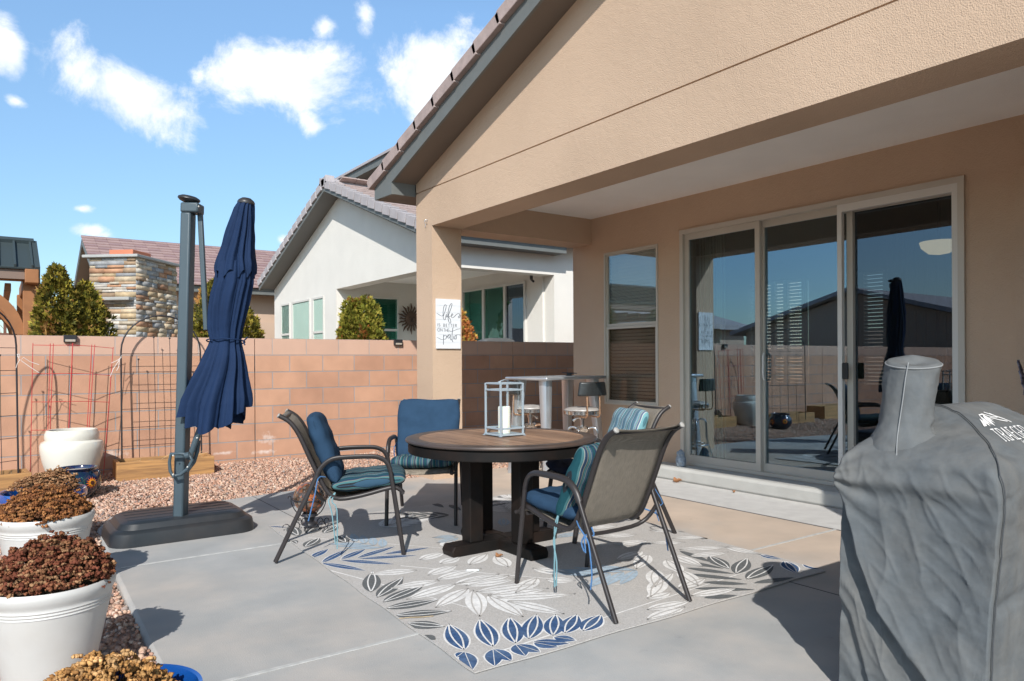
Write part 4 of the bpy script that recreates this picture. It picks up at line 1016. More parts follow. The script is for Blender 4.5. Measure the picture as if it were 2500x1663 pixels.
# timber planters
def planter(label, loc, rz, L_, D_, H_):
    t_ = thing('timber_planter', label, 'planter', loc, rz, group='low timber planter boxes by the wall')
    q = MB()
    q.mm(0, L_, 0, .04, 0, H_); q.mm(0, L_, D_ - .04, D_, 0, H_); q.mm(.002, .04, .04, D_ - .04, 0, H_ - .003); q.mm(L_ - .04, L_ - .002, .04, D_ - .04, 0, H_ - .003)
    q.build('boards', WOODP, t_, bevel=.004)
    q = MB(); q.mm(.04, L_ - .04, .04, D_ - .04, 0, H_ - .06); q.build('soil', SOIL, t_)
    rg = random.Random(int(L_ * 100)); STRAW = mat('straw', (.55, .42, .24), .9)
    for i in range(14):
        q = MB()
        x = rg.uniform(.1, L_ - .1); y = rg.uniform(.06, D_ - .1)
        q.tube([(x, y, H_ - .06), (x + rg.uniform(-.03, .03), y, H_), (x + rg.uniform(-.09, .09), y - .02, H_ + rg.uniform(.0, .06))], .0013, 3)
        q.build('dry_stalk', STRAW, t_)
def wood_mat(name, c1, c2, ax='X', sc=1.0, rough=.65):
    m = bpy.data.materials.new(name); m.use_nodes = True; t = m.node_tree; p = P(m); p.inputs['Roughness'].default_value = rough
    c = N(t, 'ShaderNodeTexCoord'); mp = N(t, 'ShaderNodeMapping')
    s = [9 * sc, 9 * sc, 9 * sc]; s['XYZ'.index(ax)] = .7 * sc; mp.inputs['Scale'].default_value = s
    lk(t, c.outputs['Object'], mp.inputs['Vector'])
    n = N(t, 'ShaderNodeTexNoise'); n.inputs['Scale'].default_value = 3; n.inputs['Detail'].default_value = 7; n.inputs['Distortion'].default_value = 1.2; lk(t, mp.outputs[0], n.inputs['Vector'])
    r = N(t, 'ShaderNodeMapRange'); r.inputs['From Min'].default_value = .35; r.inputs['From Max'].default_value = .65; lk(t, n.outputs['Fac'], r.inputs['Value'])
    x = N(t, 'ShaderNodeMix', data_type='RGBA'); lk(t, r.outputs[0], x.inputs[0]); x.inputs[6].default_value = (*c1, 1); x.inputs[7].default_value = (*c2, 1)
    lk(t, x.outputs[2], p.inputs['Base Color'])
    b = N(t, 'ShaderNodeBump'); b.inputs['Distance'].default_value = .002; lk(t, n.outputs['Fac'], b.inputs['Height']); lk(t, b.outputs[0], p.inputs['Normal'])
    return m, x, c
WOODP = wood_mat('planter_grain', (.50, .27, .10), (.26, .14, .06))[0]
planter('low timber planter box behind the umbrella post by the wall', (.985, 8.26, -.02), R(-.8), .93, .36, .235)
planter('low timber planter box behind the white pots at left edge', (-.85, 7.95, -.02), R(5), 1.12, .36, .235)
planter('stained timber planter box off to the left along the wall', (-2.9, 8.2, -.02), R(0), 1.3, .4, .3)
# trellises
def trellis(label, cx, y, W_, ztop, lean=0.0, z0=.15, rz=0):
    t_ = thing('arched_trellis', label, 'trellis', (cx, y, z0), rz, group='black arched wire trellises')
    q = MB(); h = ztop - z0; r = W_ / 2; zs = h - r
    pts = [(-r, 0, 0), (-r, lean * .5, zs * .5), (-r, lean, zs)] + [(r * math.cos(math.pi - math.pi * k / 16), lean, zs + r * math.sin(math.pi * k / 16)) for k in range(1, 17)] + [(r, lean * .5, zs * .5), (r, 0, 0)]
    q.tube(pts, .0085, 8); q.build('frame', BLACKM, t_, smooth=60)
    q = MB()
    for k, (fx, ft_) in enumerate(((-.58, -.08), (-.2, .16), (.2, .15), (.6, -.09))):
        q.tube([(fx * r, 0, 0), (fx * r * .98 + .01 * math.sin(k), lean * .5, zs * .5), (fx * r, lean, zs + ft_)], .0032, 5)
        q.lathe([(.001, -.011), (.009, -.006), (.011, 0), (.009, .006), (.001, .011)], 8, (fx * r, lean, zs + ft_))
    for k in range(6):
        z = zs * (1 - k * .165) - .02; q.tube([(-r, lean * z / zs, z), (r, lean * z / zs, z)], .003, 5)
    q.build('wire', BLACKM, t_, smooth=60)
trellis('black arched wire trellis standing behind the umbrella post', 1.475, 8.64, .79, 1.735, .03)
trellis('black arched wire trellis cut off by the left edge of the photo', -.15, 8.12, .78, 1.78, .02, .10, R(35))
def twine(label, pts_list, loc):
    t_ = thing('twine', label, 'string', loc, group='white twine ties on the trellises'); q = MB()
    for pts in pts_list: q.tube(pts, .0028, 5)
    q.build('strand', TWINE, t_, smooth=60)
twine('white twine tying the red cage to the left trellis', [[(0, 0, 0), (.02, .0, -.06), (.05, 0, -.03), (.10, .02, -.07), (.175, .03, -.10)], [(.03, 0, -.06), (.1, .01, -.12), (.175, .02, -.18)], [(.02, 0, -.05), (0, -.01, -.09), (-.01, 0, -.13)], [(0, 0, 0), (.018, -.012, 0), (.02, 0, -.03), (.0, .0, -.02)]], (.165, 8.34, 1.31))
twine('white twine tying the red cage to the trellis behind the umbrella', [[(0, 0, 0), (-.03, -.01, -.06), (-.08, -.02, -.14), (-.11, -.03, -.22)], [(0, 0, -.02), (-.04, 0, -.05), (-.10, -.02, -.08)], [(-.02, -.01, -.05), (-.03, -.02, -.12), (-.05, -.02, -.16)]], (1.08, 8.63, 1.30))

# ================================================================ UMBRELLA
um = thing('cantilever_umbrella', 'folded navy blue cantilever umbrella on a slate post with wide base', 'umbrella', (1.05, 5.50, 0))
UO = Vector((1.05, 5.50, 0))
def up_(name, mb, m, **k):
    mb.v = [tuple(Vector(p) - UO) for p in mb.v]; return mb.build(name, m, um, **k)
q = MB()
def brick_sh(x0, x1, y0, y1, r, z, n=7):
    out = []
    for (cx, cy, a0) in ((x1 - r, y1 - r, 0), (x0 + r, y1 - r, 90), (x0 + r, y0 + r, 180), (x1 - r, y0 + r, 270)):
        for k in range(n):
            a = R(a0 + 90 * k / (n - 1)); out.append((cx + r * math.cos(a), cy + r * math.sin(a), z))
    return out
lay = [(0, .0, .14), (.02, .0, .14), (.085, .012, .14), (.10, .03, .13), (.105, .05, .12), (.14, .075, .11), (.155, .11, .10)]
vs = []
for z, ins, r in lay:
    vs += brick_sh(.60 + ins, 1.55 - ins, 5.36 + ins * .8, 5.99 - ins * .8, r, z)
n = 28; fs = [(i * n + j, i * n + (j + 1) % n, (i + 1) * n + (j + 1) % n, (i + 1) * n + j) for i in range(len(lay) - 1) for j in range(n)]
fs.append(tuple(range((len(lay) - 1) * n, len(lay) * n)))
q.add(vs, fs); up_('base', q, PLAST, smooth=30)
q = MB()
for k in range(4): q.mm(.72, 1.43, 5.50 + k * .105, 5.507 + k * .105, .153, .158)
up_('base_ridge', q, PLAST)
pb_, pt_ = Vector((1.05, 5.50, .14)), Vector((1.106, 5.47, 2.27))
def bar(mb, a, b, w, d, mi=0):
    a, b = Vector(a), Vector(b); t = (b - a).normalized(); X = Vector((.8154, -.5789, 0)); X = (X - t * X.dot(t)).normalized(); Y = t.cross(X)
    vs = []
    for p in (a, b):
        for (i, j) in ((-1, -1), (1, -1), (1, 1), (-1, 1)): vs.append(p + X * w / 2 * i + Y * d / 2 * j)
    mb.add(vs, [(0, 3, 2, 1), (4, 5, 6, 7), (0, 1, 5, 4), (1, 2, 6, 5), (2, 3, 7, 6), (3, 0, 4, 7)], mi)
q = MB(); bar(q, pb_, pt_, .072, .10); up_('post', q, POLE, bevel=.012, smooth=50)
q = MB(); c0 = pt_ + Vector((.022, -.016, 0)); bar(q, c0 + Vector((0, 0, -.005)), c0 + Vector((.002, 0, .065)), .125, .115); up_('post_head', q, POLE, bevel=.012, smooth=50)
q = MB(); T = Matrix.Translation(pt_ + Vector((.005, 0, .10))) @ Matrix.Rotation(R(10), 4, Vector((.5789, .8154, 0)))
q.lathe([(.001, .022), (.05, .019), (.072, .008), (.075, -.004), (.06, -.018), (.03, -.03)], 28, T=T); up_('solar_cap', q, PLAST, smooth=50)
px = lambda x, y, d=5.13: Vector(((x - 1250) / 1775 * d * .8154 + d * .5789, -(x - 1250) / 1775 * d * .5789 + d * .8154, 1.22 + (885.5 - .0056 * (x - 450) - y) / 1775 * d))
q = MB(); bar(q, px(490, 508), px(504, 806), .034, .03); up_('arm', q, POLE, bevel=.006, smooth=50)
q = MB(); q.tube([px(488, 1042, 5.05), px(480, 1066, 5.05), px(466, 1105, 5.05), px(462, 1122, 5.05)], [.018, .022, .020, .018], 8); q.tube([px(484, 1075, 5.1), px(481, 1100, 5.1), px(472, 1128, 5.1), px(455, 1150, 5.1)], .014, 8)
up_('lower_arm', q, POLE, smooth=60)
q = MB(); q.tube([px(x, y, 4.98) for x, y in ((416, 1108), (412, 1128), (414, 1150), (421, 1163), (440, 1158), (458, 1143), (468, 1122), (460, 1110), (440, 1107))], .0115, 8, closed=True)
q.tube([px(462, 1110, 4.98), px(452, 1113, 4.98)], .022, 10); up_('crank_handle', q, POLE, smooth=60)
q = MB()
for (x, y) in ((421, 1112), (456, 1140), (421, 1158), (480, 1069), (487, 504)): q.lathe([(.001, -.006), (.007, 0), (.001, .006)], 8, px(x, y, 4.955))
up_('bolt', q, CAPW)
prof1 = [(493, 583, 623), (508, 572, 624), (530, 563, 625), (560, 552, 626), (600, 541, 626), (630, 531, 627), (655, 524, 630), (672, 523, 630)]
prof2 = [(640, 532, 618), (665, 526, 624), (690, 522, 624), (720, 513, 617), (760, 506, 608), (800, 504, 598), (820, 508, 594), (832, 511, 592), (845, 506, 594), (870, 494, 601), (900, 480, 606), (930, 465, 609), (960, 449, 614), (985, 438, 618), (1015, 434, 619), (1048, 430, 618)]
def canopy(prof, nf, seed, hem):
    q = MB(); nu, nv = 260, len(prof) * 5
    ys = [p_[0] for p_ in prof]; la = [p_[1] for p_ in prof]; ra = [p_[2] for p_ in prof]
    y0, y1 = ys[0], ys[-1]
    def fn(u, v):
        y = y0 + (y1 - y0) * v; l = float(np.interp(y, ys, la)); r = float(np.interp(y, ys, ra)); cx = (l + r) / 2; hw = (r - l) / 2 * .91
        a = u * 2 * math.pi
        amp = .20 + .12 * v if prof is prof1 else (.20 + .18 * max(0, (v - .5) * 2))
        ph = a + .16 * math.sin(a * 3 + seed) + .10 * math.sin(a * 2 + v * 2.0 + seed) + .05 * math.sin(v * 7 + seed)
        fold = abs(math.sin(ph * nf / 2)) ** .55 - .98 + .22 * (abs(math.sin(ph * nf * 1.0 + 1.1)) - .8)
        k = 1 + amp * fold * 1.25 + .02 * math.sin(a * 19 + v * 5) + .05 * mn.noise(Vector((math.cos(a) * 2, math.sin(a) * 2, v * 6 + seed)))
        if v > .9: k += 0
        s_ = math.copysign(abs(math.cos(a)) ** .92, math.cos(a)); hb = hw * k
        c = math.sin(a)
        yy = y
        if hem:
            f = v ** 5
            yy = y - f * ((60 if math.cos(a) > 0 else 62) * abs(math.cos(a)) ** 2.2 * (1 if math.cos(a) < 0 else 1.0)) + f * 13 * (abs(math.sin(ph * nf / 2 + .5)) - .5)
        else: yy = y + (v ** 8) * 9 * math.sin(ph * nf / 2 * 2 + 1)
        base = px(cx, yy, 5.12)
        return tuple(base + Vector((.8154, -.5789, 0)) * (s_ * hb * .00289) + Vector((.5789, .8154, 0)) * (c * (hb * .8 + 4) * .00289))
    q.grid(nu, nv, fn, wrapu=True); return q
can = up_('canopy', canopy(prof2, 11, 1.0, True), NAVY, smooth=180, recalc=False)
can2 = up_('canopy_top', canopy(prof1, 10, 2.3, False), NAVY, smooth=180, recalc=False)
q = MB(); T = Matrix.Translation(px(603, 494, 5.12)) @ Matrix.Rotation(R(6), 4, Vector((.5789, .8154, 0)))
q.lathe([(.001, .035), (.03, .03), (.052, .014), (.060, .0), (.058, -.012)], 24, T=T); up_('canopy_cap', q, PLAST, smooth=50)
q = MB(); q.tube([px(551.5, 833 - 6 * math.sin(a_ := k * math.pi / 12), 5.12) + Vector((.8154, -.5789, 0)) * (math.cos(a_) * .128) + Vector((.5789, .8154, 0)) * (math.sin(a_) * -.115) for k in range(24)], .005, 6, closed=True)
q.tube([px(594, 832, 5.05), px(600, 828, 5.03), px(604, 822, 5.03)], .005, 5); q.tube([px(594, 832, 5.05), px(598, 842, 5.03)], .005, 5)
up_('tie_cord', q, NAVY, smooth=60)

# ================================================================ RUG

LEAVES=[(0,0.092,1.594,2.605,1.694,2.900),(0,0.092,1.711,2.561,1.844,2.871),(0,0.092,1.810,2.534,1.972,2.808),(0,0.092,1.883,2.538,2.096,2.763),(0,0.092,1.992,2.507,2.170,2.709),(0,0.092,2.053,2.498,2.251,2.649),(0,0.092,2.136,2.471,2.341,2.579),(0,0.070,1.582,2.585,1.531,2.556),(0,0.070,1.583,2.581,1.516,2.418),(0,0.070,1.694,2.536,1.608,2.394),(0,0.070,1.698,2.538,1.688,2.395),(0,0.070,1.800,2.521,1.763,2.402),(0,0.070,1.805,2.518,1.836,2.396),(0,0.070,1.876,2.491,1.929,2.394),(0,0.070,1.884,2.503,1.993,2.397),(0,0.070,1.985,2.490,2.038,2.407),(1,0.090,1.599,3.543,1.764,3.886),(1,0.090,1.589,3.445,1.854,3.678),(1,0.090,1.582,3.359,1.879,3.482),(1,0.090,1.550,3.264,1.825,3.228),(1,0.090,1.535,3.149,1.794,3.041),(1,0.090,1.540,3.023,1.662,2.884),(1,0.050,1.532,2.849,1.552,2.772),(2,0.088,2.044,3.293,1.753,3.130),(2,0.088,2.046,3.245,1.862,2.899),(2,0.088,2.029,3.398,1.694,3.324),(2,0.088,1.986,3.500,1.708,3.541),(2,0.088,2.018,3.393,2.324,3.411),(2,0.088,2.056,3.338,2.341,3.281),(2,0.088,2.043,3.216,2.379,3.140),(2,0.088,2.073,3.131,2.387,3.040),(2,0.088,2.067,3.074,2.443,2.884),(2,0.088,2.066,3.137,2.025,2.773),(2,0.088,2.091,2.997,2.206,2.689),(2,0.088,1.986,3.631,2.223,3.706),(2,0.088,1.981,3.757,1.722,3.846),(2,0.088,1.986,3.529,2.304,3.565),(2,0.088,2.544,3.388,2.655,3.152),(2,0.088,2.475,3.168,2.589,3.056),(2,0.085,2.290,3.673,2.510,3.816),(2,0.085,2.447,3.498,2.528,3.755),(2,0.085,2.161,3.794,2.328,3.850),(2,0.085,2.100,3.941,2.311,4.008),(2,0.085,2.379,4.133,2.512,4.240),(0,0.060,1.576,4.380,1.749,4.529),(0,0.060,1.598,4.239,1.838,4.443),(0,0.060,1.718,4.239,1.944,4.384),(0,0.060,1.807,4.209,2.128,4.329),(0,0.060,1.976,4.196,2.295,4.164),(0,0.060,1.811,4.188,2.138,4.046),(0,0.060,1.709,4.227,1.935,3.948),(0,0.060,1.595,4.231,1.741,3.925),(1,0.090,1.710,4.996,1.769,5.351),(1,0.090,1.784,5.008,1.949,5.201),(1,0.090,1.884,4.962,2.053,5.133),(1,0.090,1.643,4.661,1.808,4.850),(1,0.090,1.901,4.617,1.935,4.848),(1,0.090,1.606,4.901,1.632,4.795),(0,0.030,1.640,5.416,1.736,5.292),(0,0.030,1.621,5.227,1.628,5.115),(0,0.030,1.595,4.583,1.594,4.491),(1,0.055,3.531,3.148,3.479,2.859),(1,0.055,3.356,3.001,3.432,2.725),(1,0.055,3.269,2.867,3.395,2.626),(1,0.055,3.180,2.779,3.340,2.529),(1,0.055,3.132,2.626,3.298,2.463),(1,0.055,3.011,2.581,3.248,2.380),(1,0.055,3.337,2.453,3.604,2.386),(1,0.055,2.929,2.452,3.100,2.375),(1,0.095,3.579,2.951,3.449,2.703),(1,0.095,3.404,2.620,3.721,2.783),(1,0.095,3.366,2.521,3.723,2.602),(0,0.085,3.852,2.785,3.888,2.641),(0,0.085,3.850,2.611,3.683,2.422),(0,0.085,3.878,2.504,3.875,2.372),(2,0.070,3.548,3.166,3.854,3.024),(2,0.070,3.784,3.652,3.955,3.454),(2,0.070,3.735,3.394,4.008,3.234),(2,0.070,3.833,3.032,3.860,2.786),(2,0.070,3.476,3.017,3.749,2.942),(2,0.070,2.897,2.507,3.186,2.452),(2,0.070,2.566,2.496,2.837,2.460),(2,0.070,2.942,2.632,3.195,2.665),(2,0.070,2.824,2.718,3.133,2.844),(2,0.070,2.690,2.616,2.860,2.614),(2,0.070,2.469,2.402,2.743,2.414),(2,0.070,3.974,3.783,4.069,3.661),(2,0.070,3.526,3.381,3.724,3.274),(1,0.060,3.620,5.321,3.699,5.346),(1,0.060,3.358,5.197,3.653,5.213),(1,0.060,3.241,5.059,3.581,5.068),(1,0.060,3.040,5.475,3.013,5.231),(1,0.060,3.111,5.306,3.067,5.047),(3,0.090,3.029,4.379,3.190,4.621),(3,0.090,3.109,3.891,3.375,3.899),(3,0.090,2.580,4.285,2.384,4.237),(3,0.090,2.593,4.326,2.437,4.391)]
RB = mat('rug_base', (.43, .412, .39), .95, var=.2, vscale=150, bump=.002, bscale=260, stain=(.46, .455, .45), sscale=2.2)
RBL = mat('rug_blue', (.026, .075, .185), .95, var=.3, vscale=60, bump=.0015, bscale=260, stain=(.13, .19, .28), sscale=9, samt=.5)
RGR = mat('rug_grey', (.105, .112, .115), .95, var=.25, vscale=60, bump=.0015, bscale=260)
RWH = mat('rug_white', (.72, .715, .70), .95, var=.15, vscale=50, bump=.0015, bscale=260, stain=(.56, .55, .54), sscale=7, samt=.6)
RPB = mat('rug_pale_blue', (.33, .42, .50), .95, var=.2, vscale=50)
rug = MB()
cor = [(1.513, 2.39), (3.87, 2.362), (4.06, 5.40), (1.642, 5.444)]
def rq(u, v):
    a = Vector(cor[0]) * (1 - u) * (1 - v) + Vector(cor[1]) * u * (1 - v) + Vector(cor[2]) * u * v + Vector(cor[3]) * (1 - u) * v
    return a
nn = 40
ed = []
for i in range(nn): ed.append((i / nn, 0))
for i in range(nn): ed.append((1, i / nn))
for i in range(nn): ed.append((1 - i / nn, 1))
for i in range(nn): ed.append((0, 1 - i / nn))
rgr = random.Random(3)
out = []
for i, (u, v) in enumerate(ed):
    p_ = rq(u, v); out.append((p_.x + .004 * math.sin(i * .9), p_.y + .005 * math.sin(i * .55 + 1)))
rug.prism(out, 2, .0045, .0100, 0)
def inrug(x, y, m_=.02):
    ok = True
    for i in range(4):
        a, b = Vector(cor[i]), Vector(cor[(i + 1) % 4]); e = (b - a).normalized()
        if e.x * (y - a.y) - e.y * (x - a.x) < m_: ok = False
    return ok
def clampin(x, y, m_=.006):
    for i in range(4):
        a, b = Vector(cor[i]), Vector(cor[(i + 1) % 4]); e = (b - a).normalized(); n_ = Vector((-e.y, e.x)); dd = n_.dot(Vector((x, y)) - a)
        if dd < m_: x += n_.x * (m_ - dd); y += n_.y * (m_ - dd)
    return x, y
LZ = [0]
def leaf(mi, w_, ax, ay, bx, by, z=.0106, asp=None):
    w_ *= {0: .92, 1: 1.0, 2: 1.12, 3: .9}[mi]
    LZ[0] += 1; z += LZ[0] * .000012
    a, b = Vector((ax, ay)), Vector((bx, by)); d_ = b - a; L_ = d_.length
    if L_ < .02: return
    d_.normalize(); n_ = Vector((-d_.y, d_.x)); w_ = min(w_ * 1.12, L_ * .8)
    def outline(s_, g_, k=12):
        up = []
        for i in range(k + 1):
            t = i / k; ww = w_ / 2 * s_ * (math.sin(math.pi * t ** .85)) ** .9 if 0 < t < 1 else 0
            up.append((a - d_ * g_ + d_ * (L_ + 2 * g_) * t, ww))
        pts = [p_ + n_ * ww for p_, ww in up] + [p_ - n_ * ww for p_, ww in reversed(up[1:-1])]
        return pts
    def put(pts, zz, m__):
        P2 = []
        for p_ in pts:
            x, y = clampin(p_[0], p_[1]); P2.append((x, y, zz))
        if len(set((round(x_, 3), round(y_, 3)) for x_, y_, _ in P2)) > 4: rug.add(P2, [tuple(range(len(P2)))], m__)
    if mi == 0: put(outline(1.2, .006), z, 3)
    put(outline(1.0, 0), z + .0004, {0: 1, 1: 2, 2: 3, 3: 4}[mi])
    nv = 2 if w_ > .075 else 1
    for s_ in (range(nv)):
        c0 = (s_ - (nv - 1) / 2) * .42
        pts = []; k = 8
        for i in range(k + 1):
            t = i / k; ww = w_ * c0 * math.sin(math.pi * t); pts.append((a + d_ * L_ * t + n_ * ww))
        th = .0038 if w_ > .075 else .0016
        poly = [p_ + n_ * th for p_ in pts] + [p_ - n_ * th for p_ in reversed(pts)]
        if mi != 1 or nv == 2: put(poly, z + .0022, 3 if mi in (0, 1) else 0)
for l_ in LEAVES: leaf(*l_)
for (m0, x0, y0, x1, y1) in ((3, 1.62, 2.50, 3.6, 2.62), (3, 1.95, 3.9, 2.75, 2.85), (3, 1.75, 4.9, 2.4, 4.05), (3, 1.58, 4.05, 1.9, 3.0), (0, 3.9, 2.6, 3.7, 4.6)):
    a, b = Vector((x0, y0)), Vector((x1, y1)); n_ = (b - a).normalized(); n_ = Vector((-n_.y, n_.x)) * .005
    pts = [a + n_, b + n_ * .6, b - n_ * .6, a - n_]; rug.add([(p_.x, p_.y, .0103) for p_ in pts], [(0, 1, 2, 3)], m0)
for (ax_, ay_, bx_, by_) in ((3.30, 3.20, 3.02, 3.02), (3.33, 3.28, 3.05, 3.22), (3.30, 3.05, 3.16, 2.80), (3.42, 3.12, 3.36, 2.82), (3.10, 2.95, 2.86, 2.72), (3.20, 2.85, 3.06, 2.60), (3.0, 2.80, 2.72, 2.62), (3.55, 3.45, 3.30, 3.50), (3.62, 3.62, 3.36, 3.72), (3.7, 3.9, 3.42, 3.98), (2.35, 3.35, 2.05, 3.40), (2.45, 3.22, 2.2, 3.08)):
    leaf(2, .085, ax_, ay_, bx_, by_)
rg = random.Random(21)
for (cx, cy, ang_, n_, col, ln, ww) in ((3.35, 4.75, 1.2, 9, 2, .26, .06), (2.3, 4.9, .3, 9, 2, .24, .055), (3.55, 3.95, 1.7, 10, 2, .26, .05), (2.9, 4.95, 2.6, 8, 1, .22, .045), (3.0, 3.0, 2.9, 7, 3, .3, .07), (2.05, 4.35, 1.9, 7, 3, .25, .06), (3.75, 5.0, 1.9, 8, 2, .24, .05)):
    for i in range(n_):
        s_ = (i // 2) * .085; sg = 1 if i % 2 else -1
        bx, by = cx + math.cos(ang_) * s_, cy + math.sin(ang_) * s_
        aa = ang_ + sg * (.75 - .02 * i)
        leaf(col, ww, bx, by, bx + ln * math.cos(aa), by + ln * math.sin(aa), z=.0102)
ro_ = rug.build('area_rug', [RB, RBL, RGR, RWH, RPB], recalc=False)
tag(ro_, 'grey area rug with blue, charcoal and white leaf pattern under the dining set', 'rug')
# ================================================================ DINING TABLE
def plank_mat():
    m, x, c = wood_mat('table_planks', (.33, .20, .125), (.20, .115, .072), 'Y', 1.6, .5)
    t = m.node_tree; p = P(m); s = N(t, 'ShaderNodeSeparateXYZ'); lk(t, c.outputs['Object'], s.inputs[0])
    q = M(t, 'DIVIDE', M(t, 'ADD', s.outputs['X'], 5.0), .088); fr = M(t, 'FRACT', q); fl = M(t, 'FLOOR', q)
    wn = N(t, 'ShaderNodeTexWhiteNoise', noise_dimensions='1D'); lk(t, fl, wn.inputs['W'])
    k = N(t, 'ShaderNodeVectorMath', operation='SCALE'); lk(t, x.outputs[2], k.inputs[0]); lk(t, M(t, 'MULTIPLY_ADD', wn.outputs['Value'], .55, .75), k.inputs['Scale'])
    gp = M(t, 'LESS_THAN', M(t, 'ABSOLUTE', M(t, 'SUBTRACT', fr, .5)), .478)
    k2 = N(t, 'ShaderNodeMix', data_type='RGBA'); lk(t, gp, k2.inputs[0]); k2.inputs[6].default_value = (.02, .014, .01, 1); lk(t, k.outputs[0], k2.inputs[7])
    lk(t, k2.outputs[2], p.inputs['Base Color']); return m
tb = thing('round_table', 'round outdoor dining table with brown plank top and black pedestal legs', 'table', (2.69, 3.915, .010))
q = MB(); q.lathe([(.001, .70), (.535, .70), (.535, .7185), (.001, .7185)], 72, cap=False); q.build('tabletop', plank_mat(), tb)
RIM = mat('table_rim', (.055, .042, .038), .42, var=.2, vscale=6, stain=(.13, .08, .055), sscale=4, samt=.5)
q = MB(); q.lathe([(.535, .695), (.535, .719), (.54, .721), (.605, .721), (.617, .717), (.622, .708), (.618, .700), (.60, .697)], 96, cap=False); q.build('rim', RIM, tb, smooth=35)
q = MB(); q.lathe([(.592, .70), (.592, .69), (.604, .686), (.604, .636), (.598, .63), (.56, .63), (.56, .70)], 96, cap=False); q.build('apron', DKWOOD, tb, smooth=35)
for (dx, dy) in ((-1, 0), (0, -1), (1, 0), (0, 1)):
    q = MB(); a = math.atan2(dy, dx); T = Matrix.Rotation(a, 4, 'Z')
    q.mm(.175, .275, -.05, .05, .07, .66, T=T); q.build('leg', DKWOOD, tb, bevel=.006)
    q = MB(); q.prism([(.0, 0), (.405, 0), (.415, .035), (.395, .068), (.0, .072)], 1, -.065, .065, T=T) if dx else q.prism([(.066, 0), (.405, 0), (.415, .035), (.395, .067), (.066, .071)], 1, -.065, .065, T=T)
    q.build('foot', DKWOOD, tb, bevel=.008)
q = MB(); q.mm(-.30, .30, -.04, .04, .655, .695); q.mm(-.04, .04, -.30, .30, .655, .694); q.build('brace', DKWOOD, tb)

ln_ = thing('lantern', 'tall square pale metal lantern with ribbed glass on the round table', 'lantern', (2.735, 3.945, .731))
q = MB(); h = .088
q.mm(-.098, .098, -.098, .098, .004, .014)
for sx in (-1, 1):
    for sy in (-1, 1):
        q.mm(sx * h - .006, sx * h + .006, sy * h - .006, sy * h + .006, 0, .345); q.mm(sx * .095 - .009, sx * .095 + .009, sy * .095 - .009, sy * .095 + .009, 0, .004)
for z in (.045, .295, .337):
    for s_ in (-1, 1):
        q.mm(-h + .006, h - .006, s_ * h - .0045, s_ * h + .0045, z, z + .011); q.mm(s_ * h - .0045, s_ * h + .0045, -h + .006, h - .006, z, z + .011)
q.build('frame', LANT, ln_, bevel=.0015)
q = MB()
for s_ in (-1, 1):
    for k in range(30):
        z = .057 + k * .0079
        for (pa, pb2) in (((-h + .007, s_ * h), (h - .007, s_ * h)), ((s_ * h, -h + .007), (s_ * h, h - .007))):
            q.add([(pa[0], pa[1], z), (pb2[0], pb2[1], z), (pb2[0] * (1.0 if abs(pb2[0]) != h else 1.03), pb2[1] * (1.03 if abs(pb2[1]) == h else 1.0), z + .004), (pa[0] * (1.03 if abs(pa[0]) == h else 1.0), pa[1] * (1.03 if abs(pa[1]) == h else 1.0), z + .004),
                   (pa[0], pa[1], z + .0079), (pb2[0], pb2[1], z + .0079)], [(0, 1, 2, 3), (3, 2, 5, 4)])
q.build('glass_pane', GLASS_L, ln_, recalc=False)
q = MB(); q.tube([(-.055 + .055 * 0, -.03, .352), (-.05, -.03, .358), (.0, -.01, .366), (.05, .02, .358), (.052, .03, .352)], .004, 8); q.lathe([(.012, .348), (.012, .356)], 12, (-.055, -.03, 0)); q.build('handle', LANT, ln_, smooth=60)
cd = MB(); cd.lathe([(.001, 0), (.040, 0), (.041, .004), (.041, .168), (.038, .176), (.034, .172), (.030, .160), (.001, .158)], 32, cap=False)
co = cd.build('candle', WAX, smooth=40); co.location = (2.735, 3.945, .745); tag(co, 'white pillar candle standing inside the pale metal lantern', 'candle')
q = MB(); q.tube([(0, 0, .156), (.002, 0, .166)], .0012, 5); q.build('wick', BLACKM, co)

# ================================================================ CHAIRS
SLM = mat('sling_taupe', (.235, .205, .165), .8, var=.10, vscale=30)
def sling_nodes():
    t = SLM.node_tree; p = P(SLM); c = N(t, 'ShaderNodeTexCoord')
    s = N(t, 'ShaderNodeSeparateXYZ'); lk(t, c.outputs['Object'], s.inputs[0])
    a = M(t, 'SINE', M(t, 'MULTIPLY', s.outputs['Y'], 1300)); b = M(t, 'SINE', M(t, 'MULTIPLY', M(t, 'ADD', s.outputs['Z'], s.outputs['X']), 1000))
    bp = N(t, 'ShaderNodeBump'); bp.inputs['Distance'].default_value = .0015; lk(t, M(t, 'MULTIPLY', a, b), bp.inputs['Height']); lk(t, bp.outputs[0], p.inputs['Normal'])
    n = N(t, 'ShaderNodeTexNoise'); n.inputs['Scale'].default_value = 1; mp = N(t, 'ShaderNodeMapping'); mp.inputs['Scale'].default_value = (30, 420, 30)
    lk(t, c.outputs['Object'], mp.inputs['Vector']); lk(t, mp.outputs[0], n.inputs['Vector'])
    old = p.inputs['Base Color'].links[0].from_socket
    k = N(t, 'ShaderNodeVectorMath', operation='SCALE'); lk(t, old, k.inputs[0]); lk(t, M(t, 'MULTIPLY_ADD', n.outputs['Fac'], .7, .65), k.inputs['Scale']); lk(t, k.outputs[0], p.inputs['Base Color'])
sling_nodes()
